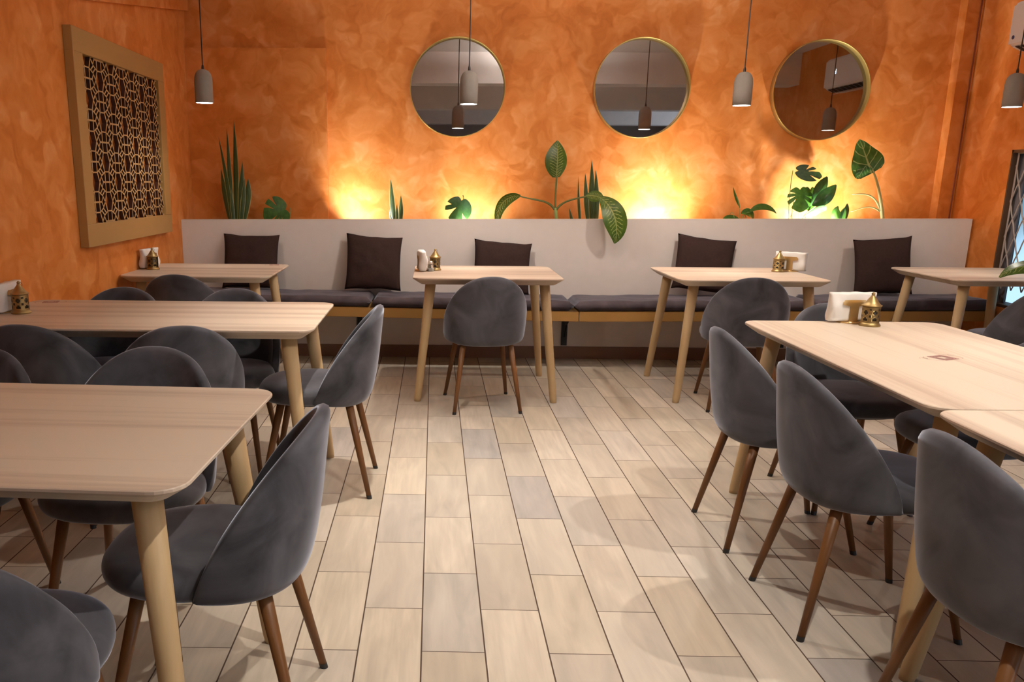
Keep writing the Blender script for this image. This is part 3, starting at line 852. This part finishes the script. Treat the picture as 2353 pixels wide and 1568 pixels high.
# ------------------------------------------------------------------ table ware
def make_lantern():
    t = thing('brass_lantern', 'x', 'lantern')
    bm = bmesh.new(); lathe(bm, [(0.040, 0), (0.040, 0.006), (0.036, 0.010), (0.034, 0.014)], 32); obj('base', bm, BRASS, t, True)
    bm = bmesh.new(); n, rows = 48, 14
    V = [[bm.verts.new((0.0335 * math.cos(2 * math.pi * i / n), 0.0335 * math.sin(2 * math.pi * i / n), 0.013 + 0.066 * j / rows)) for i in range(n)] for j in range(rows + 1)]
    for j in range(rows):
        for i in range(n):
            k = i % 8
            hole = 2 <= j <= rows - 3 and ((abs(k - 3.5) + abs((j % 6) - 2.5) < 2.6) or (abs(((k + 4) % 8) - 3.5) + abs(((j + 3) % 6) - 2.5) < 1.3))
            if not hole: bm.faces.new((V[j][i], V[j][(i + 1) % n], V[j + 1][(i + 1) % n], V[j + 1][i]))
    bmesh.ops.solidify(bm, geom=bm.faces[:], thickness=0.0012)
    obj('pierced_body', bm, BRASS, t, True)
    bm = bmesh.new(); lathe(bm, [(0.030, 0.016), (0.030, 0.076)], 24); obj('dark_core', bm, plain('painted_dark_inside', (0.05, 0.035, 0.018), 0.3) if 'painted_dark_inside' not in bpy.data.materials else bpy.data.materials['painted_dark_inside'], t, True)  # solid dark core put in for the shade inside the pierced body
    bm = bmesh.new(); lathe(bm, [(0.034, 0.079), (0.037, 0.081), (0.037, 0.084), (0.031, 0.086), (0.022, 0.098), (0.014, 0.110), (0.008, 0.118), (0.006, 0.122)], 32); obj('lid', bm, BRASS, t, True)
    bm = bmesh.new(); lathe(bm, [(0.004, 0.121), (0.007, 0.126), (0.007, 0.130), (0.003, 0.134), (0.001, 0.135)], 14); obj('finial', bm, BRASS, t, True)
    bm = bmesh.new(); tube(bm, [(0.011 * math.cos(a) + 0.004, 0.0, 0.120 + 0.011 * math.sin(a)) for a in [2 * math.pi * i / 18 for i in range(19)]], 0.0011, 6); obj('ring', bm, BRASS, t, True)
    return t
GLN = 'pierced brass lanterns'
LANT = [(0.010, 5.378, 0, 'pierced brass lantern standing behind the salt shaker'),
        (-1.755, 5.265, 40, 'pierced brass lantern on the corner table below the lattice panel'),
        (-1.73, 3.48, 10, 'pierced brass lantern at the wall end of the middle left table'),
        (2.208, 5.470, 25, 'dark pierced brass lantern left of the napkins on the second bench table from the right'),
        (1.748, 3.375, 60, 'bright pierced brass lantern in front of the napkins on the right long table')]
l0 = make_lantern()
for i, (x, y, a, lab) in enumerate(LANT):
    if i == 0: l0.location = (x, y, TH); tag(l0, lab, None, GLN)
    else: dup(l0, (x, y, TH), R(a), lab, GLN)

def make_holder():
    t = thing('napkin_holder', 'x', 'napkin holder')
    bm = bmesh.new()
    rings(bm, [[(sx * 0.052 * math.cos(2 * math.pi * i / 28), sx * 0.044 * math.sin(2 * math.pi * i / 28), z) for i in range(28)] for sx, z in ((1, 0), (1, 0.004), (0.93, 0.007))])
    obj('base', bm, GOLD, t)
    for s in (-1, 1):
        bm = bmesh.new(); y0, y1 = sorted((s * 0.0255, s * 0.028))
        pts = [(-0.018, 0.006), (0.018, 0.006), (0.018, 0.068), (0.050, 0.076), (0.050, 0.085), (0.042, 0.094), (-0.042, 0.094), (-0.050, 0.085), (-0.050, 0.076), (-0.018, 0.068)]
        rings(bm, [[(x, y, z) for x, z in pts] for y in (y0, y1)])
        obj('side_plate', bm, GOLD, t)
    return t
def make_napkins():
    bm = bmesh.new(); NX, NZ = 26, 14
    def pt(i, j, s):
        u = -1 + 2 * i / NX; v = j / NZ
        q = Vector((u * 2.2, v * 2.0, s * 3))
        th = 0.0235 * (1 - 0.25 * v ** 6) + (0.0 if abs(u) < 0.5 else 0.008 * (abs(u) - 0.5) * 2 * math.sin(v * 7 + s + u))
        th *= 1 - 0.4 * max(0, abs(u) - 0.9) / 0.1
        if abs(u) < 0.55: th = min(th, 0.0245)
        z = 0.010 + v * 0.112 + (0.004 * noise.noise(q) if v > 0 else 0) - 0.003 * abs(u) * (1 - v)
        return (u * 0.094 + 0.005 * noise.noise(q * 1.3) * abs(u), s * th, z)
    F = [[bm.verts.new(pt(i, j, -1)) for j in range(NZ + 1)] for i in range(NX + 1)]
    K = [[bm.verts.new(pt(i, j, 1)) for j in range(NZ + 1)] for i in range(NX + 1)]
    for A_ in (F, K):
        for i in range(NX):
            for j in range(NZ): bm.faces.new((A_[i][j], A_[i + 1][j], A_[i + 1][j + 1], A_[i][j + 1]))
    for i in range(NX):
        for j in (0, NZ): bm.faces.new((F[i][j], F[i + 1][j], K[i + 1][j], K[i][j]))
    for j in range(NZ):
        for i in (0, NX): bm.faces.new((F[i][j], F[i][j + 1], K[i][j + 1], K[i][j]))
    o = obj('napkins', bm, PAPER, None, True)
    return tag(o, 'x', 'napkins')
HOLD = [(-0.072, 5.352, 96, 'beside the salt shaker', 'edge-on'),
        (-1.806, 5.36, 80, 'on the corner table below the lattice panel', 'angled'),
        (-1.806, 3.53, 90, 'at the wall end of the middle left table, cut by the picture edge', 'cropped'),
        (2.300, 5.51, -38, 'on the second bench table from the right', 'angled'),
        (1.708, 3.460, 5, 'on the right long table', 'broad')]
h0 = make_holder(); k0 = make_napkins()
HL = ['gold napkin holder beside the salt shaker, seen edge-on', 'gold napkin holder on the corner table below the lattice panel', 'gold napkin holder at the wall end of the middle left table',
      'gold napkin holder right of the dark lantern on the second bench table from the right', 'gold napkin holder behind the bright lantern on the right long table']
NL = ['stack of white napkins beside the salt shaker, seen edge-on', 'stack of white napkins on the corner table below the lattice panel', 'white napkins at the wall end of the middle left table, cut by the picture edge',
      'stack of white napkins on the second bench table from the right', 'wide stack of white napkins standing on the right long table']
for i, (x, y, a, s1, s2) in enumerate(HOLD):
    for src, labs, grp in ((h0, HL, 'gold napkin holders'), (k0, NL, 'white napkin stacks')):
        if i == 0:
            src.location = (x, y, TH); src.rotation_euler = (0, 0, R(a)); tag(src, labs[i], None, grp)
        else: dup(src, (x, y, TH), R(a), labs[i], grp)

ss = thing('salt_shaker', 'small clear glass salt shaker standing between napkins and lantern', 'shaker', (-0.018, 5.312, TH))
bm = bmesh.new(); lathe(bm, [(0.021, 0), (0.0215, 0.02), (0.019, 0.038), (0.016, 0.047)], 24); obj('glass_body', bm, GLASSJ, ss, True)
bm = bmesh.new(); lathe(bm, [(0.018, 0.003), (0.0185, 0.018)], 20); obj('salt', bm, SALT, ss)
bm = bmesh.new(); lathe(bm, [(0.0175, 0.047), (0.0175, 0.055), (0.012, 0.062), (0.003, 0.064)], 20); obj('cap', bm, STEEL, ss, True)

# ------------------------------------------------------------------ plants
def leaf(name, parent, spine, width, m, prof=None, side=None, fold=0.25, cols=6, edge_mi=None, twist=0.0, roll=None):
    """leaf blade along a spine; side = direction of its width"""
    spine = [Vector(p) for p in spine]; n = len(spine)
    bm = bmesh.new(); uvl = bm.loops.layers.uv.new('UVMap')
    side = Vector(side or (1, 0, 0)).normalized()
    rows = []
    for i, p in enumerate(spine):
        t = i / (n - 1)
        w = width * (prof(t) if prof else math.sin(math.pi * min(1, t * 0.96 + 0.02)) ** 0.8)
        tg = (spine[min(i + 1, n - 1)] - spine[max(i - 1, 0)]).normalized()
        sd = (side - tg * side.dot(tg)).normalized()
        if roll is not None:
            yv = Vector((0, 1, 0)); sd = (yv * math.cos(roll) + tg.cross(yv).normalized() * math.sin(roll)).normalized()
        if twist: sd = Matrix.Rotation(twist * t, 3, tg) @ sd
        nr = tg.cross(sd)
        rows.append([(p + sd * (w / 2 * u) + nr * (abs(u) * w / 2 * fold), (u * 0.5 + 0.5, t)) for u in ([-1 + 2 * k / cols for k in range(cols + 1)] if edge_mi is None else [-1, -0.84, -0.5, -0.2, 0.2, 0.5, 0.84, 1])])
    if edge_mi is not None: cols = 7
    V = [[(bm.verts.new(q), uv) for q, uv in r] for r in rows]
    for i in range(n - 1):
        for k in range(cols):
            c = (V[i][k], V[i][k + 1], V[i + 1][k + 1], V[i + 1][k])
            f = bm.faces.new([x[0] for x in c])
            for lp, x in zip(f.loops, c): lp[uvl].uv = x[1]
            if edge_mi is not None and k in (0, cols - 1): f.material_index = edge_mi
    me = bpy.data.meshes.new(name); bm.to_mesh(me); bm.free()
    return link(name, me, parent, m, True)

def plant(name, label, cat, group, x, y=6.44, z=0.895):
    return thing(name, label, cat, (x, y, z), 0, group)
def loc(t, p): return Vector(p) - t.location

def snake(label, leaves, bx, Y=6.44):
    """leaves: (tip x, tip y, base x, width px, widest at, bow px)"""
    b = at(bx, 503, Y)
    t = plant('snake_plant', label, 'plant', 'snake plants in the planter', b.x, Y)
    for k, (tx, ty, x0, wpx, wm, bow) in enumerate(leaves):
        dy = random.uniform(-0.03, 0.03)
        p3 = at(tx, ty, Y + dy) - t.location
        p0 = at(x0, 503, Y + dy * 0.3); p0.z = 0.90; p0 -= t.location
        mid = p0.lerp(p3, 0.5) + Vector((bow / 300.0, 0, 0))
        sp = [p0 * (1 - u) ** 2 + mid * 2 * u * (1 - u) + p3 * u * u for u in [i / 16 for i in range(17)]]
        def prof(u, wm=wm): 
            return (0.55 + 0.45 * min(1, u / wm)) * (1 - max(0, (u - wm) / (1 - wm)) ** 1.7) + 0.01
        leaf('leaf', t, sp, wpx / 300.0, [SNAKE, SNAKE_EDGE], prof, (1, random.uniform(-0.5, 0.5), 0), 0.22, 10, 1, random.uniform(-0.3, 0.3))
    return t
snake('tall snake plant near the left corner of the planter', [(537, 276, 540, 14, 0.5, 4), (521, 294, 536, 11, 0.5, -2), (502, 315, 534, 10, 0.5, 6), (508, 388, 536, 17, 0.62, -9),
      (557, 370, 545, 15, 0.5, 3), (562, 408, 549, 11, 0.5, 3), (570, 410, 549, 17, 0.66, 12), (530, 430, 538, 9, 0.5, 0)], 541)
snake('short snake plant right of the plaster panel edge', [(898, 411, 908, 14, 0.5, -3), (921, 448, 917, 12, 0.55, 3), (912, 468, 911, 8, 0.5, 0), (894, 480, 904, 6, 0.5, 0)], 909)
snake('snake plant behind the drooping leaf of the variegated plant', [(1360, 368, 1362, 15, 0.5, 0), (1369, 390, 1370, 14, 0.5, 4), (1345, 398, 1358, 13, 0.5, -4), (1329, 405, 1338, 7, 0.4, -4), (1308, 478, 1326, 8, 0.5, -2)], 1360)

def monstera_leaf(parent, m, base, tip, width, notches, nrm=(0, -1, 0.2), seed=0, cup=0.12, name='leaf'):
    base, tip = Vector(base), Vector(tip)
    ax = tip - base; L = ax.length; ax.normalize()
    nr = Vector(nrm); nr = (nr - ax * nr.dot(ax)).normalized(); sd = ax.cross(nr)
    bm = bmesh.new(); uvl = bm.loops.layers.uv.new('UVMap')
    n = 120
    def outline(a):
        # heart-shaped outline, a measured from the tip direction
        c = math.cos(a)
        r = 0.62 * (0.80 + 0.28 * c) if True else 0
        if abs(a) > R(150): r *= 1 - 0.45 * ((abs(a) - R(150)) / R(30)) ** 1.5
        if abs(a) < R(25): r *= 1 + 0.10 * (1 - abs(a) / R(25))
        k = 1.0
        for na, depth, wd in notches:
            d = abs(a - R(na)) / R(wd)
            if d < 1: k = min(k, 1 - depth * (1 - d ** 1.5))
        return r * k
    cen = base + ax * (L * 0.40)
    rows = []
    for q in (0.0, 0.3, 0.55, 0.78, 1.0):
        row = []
        for i in range(n):
            a = -math.pi + 2 * math.pi * (i + 0.5) / n
            r = outline(a) * q
            u, v = math.sin(a) * r * width / 0.62 / 2 * 1.25, math.cos(a) * r * L
            p = cen + ax * v + sd * u + nr * (-cup * (abs(u) ** 1.4) / max(width, 0.01) ** 0.4 - 0.10 * L * (v / L) ** 2)
            row.append((p, (0.5 + u / max(width, .01), 0.4 + v / L)))
        rows.append(row)
    V = [[(bm.verts.new(p), uv) for p, uv in r] for r in rows[1:]]
    c0 = bm.verts.new(cen)
    for i in range(n):
        c = (V[0][i], V[0][(i + 1) % n])
        f = bm.faces.new((c0, c[0][0], c[1][0]))
        for lp, uv in zip(f.loops, ((0.5, 0.4), c[0][1], c[1][1])): lp[uvl].uv = uv
        for a_, b_ in zip(V, V[1:]):
            c = (a_[i], b_[i], b_[(i + 1) % n], a_[(i + 1) % n])
            f = bm.faces.new([x[0] for x in c])
            for lp, x in zip(f.loops, c): lp[uvl].uv = x[1]
    me = bpy.data.meshes.new(name); bm.to_mesh(me); bm.free()
    return link(name, me, parent, m, True)
NOTCH = [(s * a, d, w) for s in (-1, 1) for a, d, w in ((42, 0.65, 6), (72, 0.7, 6), (104, 0.6, 6))]
def stem(parent, pts, rad, m=STEM, name='stem'):
    bm = bmesh.new(); tube(bm, pts, rad, 8); return obj(name, bm, m, parent, True)
def soilpt(x, Y): p = at(x, 503, Y); p.z = 0.895; return p

# monstera leaf low at the left
Y = 6.42
t = plant('monstera', 'single low green monstera leaf right of the tall snake plant', 'plant', None, soilpt(655, Y).x, Y)
L = lambda x, y, dy=0.0, Y=6.42: at(x, y, Y + dy) - t.location
monstera_leaf(t, MONST, L(667, 478), L(612, 497, -0.01), 0.24, [(-22, 0.72, 6), (-50, 0.75, 8), (-80, 0.7, 7), (32, 0.6, 5), (66, 0.65, 6)], (0.1, -1, 0.25))
stem(t, bez((0, 0, 0), (0, 0, 0.05), L(672, 490), L(667, 478)), 0.004)
# small monstera in the bright spot
t = plant('monstera', 'small drooping monstera leaf under the first round mirror', 'plant', None, soilpt(1062, 6.42).x, 6.42)
monstera_leaf(t, MONSTD, L(1064, 449), L(1046, 506, -0.02), 0.19, [(-35, 0.5, 9), (40, 0.75, 14), (80, 0.4, 8)], (0.1, -1, 0.1), 1, 0.2)
stem(t, bez((0, 0, 0), (0.01, 0, 0.1), L(1068, 470, 0.02), L(1064, 449)), 0.004)

# variegated plant
Y = 6.40
t = plant('dieffenbachia', 'variegated plant with one upright leaf and two arching arms, centre of the planter', 'plant', None, soilpt(1278, Y).x, Y)
L = lambda x, y, dy=0.0, Y=6.40: at(x, y, Y + dy) - t.location
stem(t, [(0, 0, 0), L(1278, 500), L(1277, 488), L(1276, 478)], [0.016, 0.014, 0.013, 0.010], STEM, 'trunk')
stem(t, bez(L(1276, 480), L(1275, 460), L(1277, 440), L(1279, 405)), 0.007, STEMD)
leaf('leaf', t, bez(L(1279, 408), L(1280, 380, -0.02), L(1284, 345, -0.01), L(1281, 323, 0.03)), 0.195, DIEFF, lambda u: (math.sin(math.pi * min(1, u * 0.93 + 0.06)) ** 0.75) * (1 - 0.25 * u), (1, 0.25, 0), 0.35, 10)
stem(t, bez(L(1274, 482), L(1262, 458), L(1230, 462), L(1194, 451)), [0.0085] * 4 + [0.007] * 5 + [0.005] * 4, STEMD)
leaf('leaf', t, bez(L(1196, 450), L(1168, 450, -0.02), L(1138, 462, -0.03), L(1142, 525, -0.02), 16), 0.10, DIEFF, lambda u: math.sin(math.pi * min(1, u * 0.97 + 0.02)) ** 0.7, (1, 0, 0), 0.25, 10, None, 0.0, R(58))
stem(t, bez(L(1277, 484), L(1290, 462), L(1315, 458, -0.04), L(1350, 451, -0.08)), [0.0085] * 4 + [0.007] * 5 + [0.006] * 4, STEMD)
leaf('leaf', t, bez(L(1346, 450, -0.08), L(1358, 448, -0.10), L(1374, 450, -0.13), L(1386, 458, -0.17)), 0.085, DIEFF, None, (0.2, -0.5, -0.8), 0.25, 8)
leaf('leaf', t, bez(L(1380, 455, -0.16), L(1410, 474, -0.27), L(1426, 520, -0.30), L(1412, 560, -0.25), 18), 0.165, DIEFF, lambda u: max(0.05, math.sin(math.pi * min(1, 0.06 + 0.94 * u ** 1.15)) ** 0.8), (0.95, -0.25, 0.30), 0.16, 10)
# small grassy plant
t = plant('peace_lily', 'small thin-leaved plant under the gap between the second and third mirrors', 'plant', None, soilpt(1700, Y).x, Y)
def thin(pts, w, dy=0, m=MONST):
    sp = bez(*[L(x, y, dy) for x, y in pts]); leaf('leaf', t, sp, w, m, None, (0.3, 0.6, 0.7), 0.25, 6)
stem(t, bez((0, 0, 0), L(1702, 480), L(1698, 460), L(1692, 452)), 0.0025)
leaf('leaf', t, bez(L(1700, 478), L(1697, 465), L(1690, 455), L(1685, 431)), 0.022, MONST, None, (1, 0.2, 0), 0.2, 4)
stem(t, bez((0, 0, 0), L(1704, 495), L(1712, 488), L(1722, 488)), 0.003)
thin([(1722, 490), (1735, 474), (1765, 470), (1784, 491)], 0.06)
thin([(1703, 492), (1715, 484), (1730, 490), (1729, 512)], 0.075)
thin([(1700, 505), (1690, 498), (1672, 496), (1661, 503)], 0.05)
stem(t, bez((-0.03, 0, 0), L(1690, 490), L(1685, 482), L(1677, 493)), 0.0025)
stem(t, bez((0.02, 0, 0), L(1700, 485), L(1712, 480), L(1716, 508)), 0.0022)

# monstera cluster
Y = 6.45
t = plant('monstera', 'bushy monstera cluster with one split leaf raised on a thin stem', 'plant', None, soilpt(1838, Y).x, Y)
L = lambda x, y, dy=0.0, Y=6.45: at(x, y, Y + dy) - t.location
monstera_leaf(t, MONSTD, L(1822, 390), L(1882, 402, -0.04), 0.155, [(-30, 0.7, 8), (-62, 0.65, 7), (25, 0.55, 6)], (0.1, -0.75, 0.65), 3, 0.05)
stem(t, bez((-0.07, 0, 0), L(1812, 470), L(1815, 430), L(1822, 392)), 0.003)
monstera_leaf(t, MONST, L(1838, 424), L(1840, 480, -0.05), 0.17, NOTCH, (-0.15, -1, 0.35), 4, 0.2)
monstera_leaf(t, MONST, L(1862, 424, 0.03), L(1862, 478, 0.0), 0.15, [(-60, 0.3, 6)], (0.3, -1, 0.2), 5, 0.25)
leaf('leaf', t, bez(L(1862, 475, -0.02), L(1880, 460, -0.05), L(1890, 430, -0.03), L(1901, 406, 0.02)), 0.11, MONSTD, None, (1, 0.4, 0.5), 0.3, 8)
leaf('leaf', t, bez(L(1866, 472, -0.06), L(1890, 462, -0.09), L(1908, 445, -0.08), L(1922, 425, -0.02)), 0.105, MONSTD, None, (0.7, -0.2, -0.9), 0.25, 8)
leaf('leaf', t, bez(L(1846, 498, -0.08), L(1866, 482, -0.10), L(1885, 476, -0.10), L(1897, 484, -0.08)), 0.12, MONSTD, None, (0.3, -0.8, 0.8), 0.2, 8)
for a, b, c, d in (((0, 0, 0), (1838, 495), (1838, 470), (1838, 440)), ((0.03, 0, 0), (1842, 492), (1862, 482), (1886, 465)), ((-0.03, 0, 0), (1815, 485), (1822, 470), (1832, 440)), ((0.01, 0, 0), (1838, 498), (1850, 490), (1872, 476))):
    stem(t, bez(a, L(*b), L(*c), L(*d)), 0.0035, STEMY)
stem(t, bez((-0.08, 0, 0), L(1812, 470), L(1840, 475), L(1836, 500)), 0.003, STEMY)
# small upright leaves
Y = 6.36
t = plant('philodendron', 'two small heart leaves between the monstera cluster and the elephant ear', 'plant', None, soilpt(1935, Y).x, Y)
L = lambda x, y, dy=0.0, Y=6.36: at(x, y, Y + dy) - t.location
leaf('leaf', t, bez((0, 0, 0.02), L(1938, 495), L(1950, 490), L(1947, 468)), 0.075, MONSTD, None, (1, 0.4, 0), 0.3, 6)
leaf('leaf', t, bez((0, 0, 0.02), L(1925, 500), L(1915, 490), L(1926, 474)), 0.07, MONST, None, (1, -0.3, 0.2), 0.3, 6)
leaf('leaf', t, bez((0, 0, 0.02), L(1930, 498), L(1938, 488), L(1940, 478)), 0.05, MONST, None, (0.6, -0.6, 0), 0.3, 6)
# elephant ear
Y = 6.42
t = plant('elephant_ear', 'tall elephant ear with one large leaf at the right end of the planter', 'plant', None, soilpt(2028, Y).x, Y)
L = lambda x, y, dy=0.0, Y=6.42: at(x, y, Y + dy) - t.location
stem(t, [(0, 0, 0)] + bez(L(2028, 503), L(2024, 460), L(2018, 410, -0.03), L(1999, 380, -0.06)), [0.016] + [0.014 - 0.0007 * i for i in range(13)], STEMY, 'trunk')
leaf('leaf', t, bez(L(2003, 399, -0.05), L(1995, 376, -0.08), L(1986, 345, -0.07), L(1975, 320, -0.02)), 0.245, ALOC, lambda u: (0.80 + 0.20 * math.sin(math.pi * min(1, u * 1.4))) * (1 - u ** 2.4) ** 0.75 + 0.01 if u > 0.08 else 0.62 + 0.2 * (u / 0.08), (1, 0.0, 0.25), 0.10, 12)
leaf('leaf', t, bez(L(1990, 380, -0.062), L(1983, 390, -0.07), L(1976, 401, -0.07), L(1971, 412, -0.05)), 0.10, ALOC, lambda u: (0.85 + 0.15 * u) * (1 - u ** 3) ** 0.6 + 0.02, (-0.9, 0, -0.5), 0.08, 8)
stem(t, bez(L(2022, 485), L(2012, 440), L(1985, 446), L(1958, 447)), [0.008 - 0.0004 * i for i in range(13)], STEMY)
stem(t, bez(L(2021, 486), L(2002, 470), L(1985, 476), L(1955, 487)), [0.006 - 0.0003 * i for i in range(13)], STEMY)

# potted plant beside the window, one leaf reaching into view
t = thing('potted_dieffenbachia', 'variegated leaf reaching in from the right edge over the window table', 'plant', (3.70, 4.50, 0))
L = lambda x, y, dy=0.0, Y=4.62: at(x, y, Y + dy) - t.location
bm = bmesh.new(); lathe(bm, [(0.10, 0), (0.14, 0.24), (0.15, 0.245), (0.15, 0.28), (0.135, 0.28), (0.13, 0.25), (0.002, 0.25)], 28); obj('pot', bm, CLAY, t, True)
stem(t, bez((0, 0, 0.24), (0, 0, 0.5), (0.0, 0, 0.72), (-0.06, 0.02, 0.84)), 0.010)
leaf('leaf', t, bez((-0.06, 0.02, 0.84), L(2390, 600), L(2340, 600), L(2296, 638)), 0.12, DIEFF, None, (0.25, 0.8, 0.5), 0.2, 10)
leaf('leaf', t, bez((0, 0, 0.70), (0.02, -0.08, 0.9), (0.06, -0.2, 0.98), (0.1, -0.3, 0.85)), 0.12, DIEFF, None, (1, 0.4, 0), 0.2, 10)

# small floodlight housings hidden in the planter under each glow
for i, ((x, y, z), d, w, a) in enumerate(UPLIGHTS):
    bm = bmesh.new(); lathe(bm, [(0.03, -0.02), (0.035, -0.012), (0.035, -0.004)], 18)
    o = obj('floodlight', bm, BLACKP); o.location = (x, y, z)
    tag(o, ['small floodlight in the planter beside the plaster panel edge', 'small floodlight in the planter under the first mirror', 'small floodlight in the planter at the brightest glow', 'small floodlight in the planter behind the monstera cluster'][i], 'floodlight', 'planter floodlights')
# ceiling spot housings above the room
for i, (l, tg, w, a, c) in enumerate(CEILING_SPOTS):
    zt = (2.32 if l[1] > 3.4 else CEIL) - l[2] - 0.0005
    bm = bmesh.new(); lathe(bm, [(0.035, 0.003), (0.045, 0.003), (0.046, zt)], 18)
    o = obj('ceiling_spotlight', bm, CEILW); o.location = l
    tag(o, ['ceiling spotlight above the middle of the aisle', 'ceiling spotlight above the front of the aisle', 'ceiling spotlight above the right long table', 'ceiling spotlight behind the viewer'][i], 'spotlight', 'ceiling spotlights')

for i, (x, y, w) in enumerate(FILL_LINES):  # invented housings for the added ceiling fill lamps
    bm = bmesh.new(); box(bm, -0.045, 0.045, -0.58, 0.58, -0.05, -0.004)
    box(bm, -0.045, -0.040, -0.58, 0.58, -0.004, 0.006); box(bm, 0.040, 0.045, -0.58, 0.58, -0.004, 0.006)
    for yy in (-0.5, 0.5): tube(bm, [(0, yy, -0.01), (0, yy, CEIL - 2.47 - 0.0005)], 0.003, 6)
    o = obj('fill_lamp_housing', bm, CEILW); o.location = (x, y, 2.47)
    tag(o, ['added fill lamp housing under the ceiling behind the viewer', 'added fill lamp housing under the ceiling above the right long table', 'added fill lamp housing under the ceiling between the right table and the bench'][i], 'ceiling lamp', 'added fill lamps')
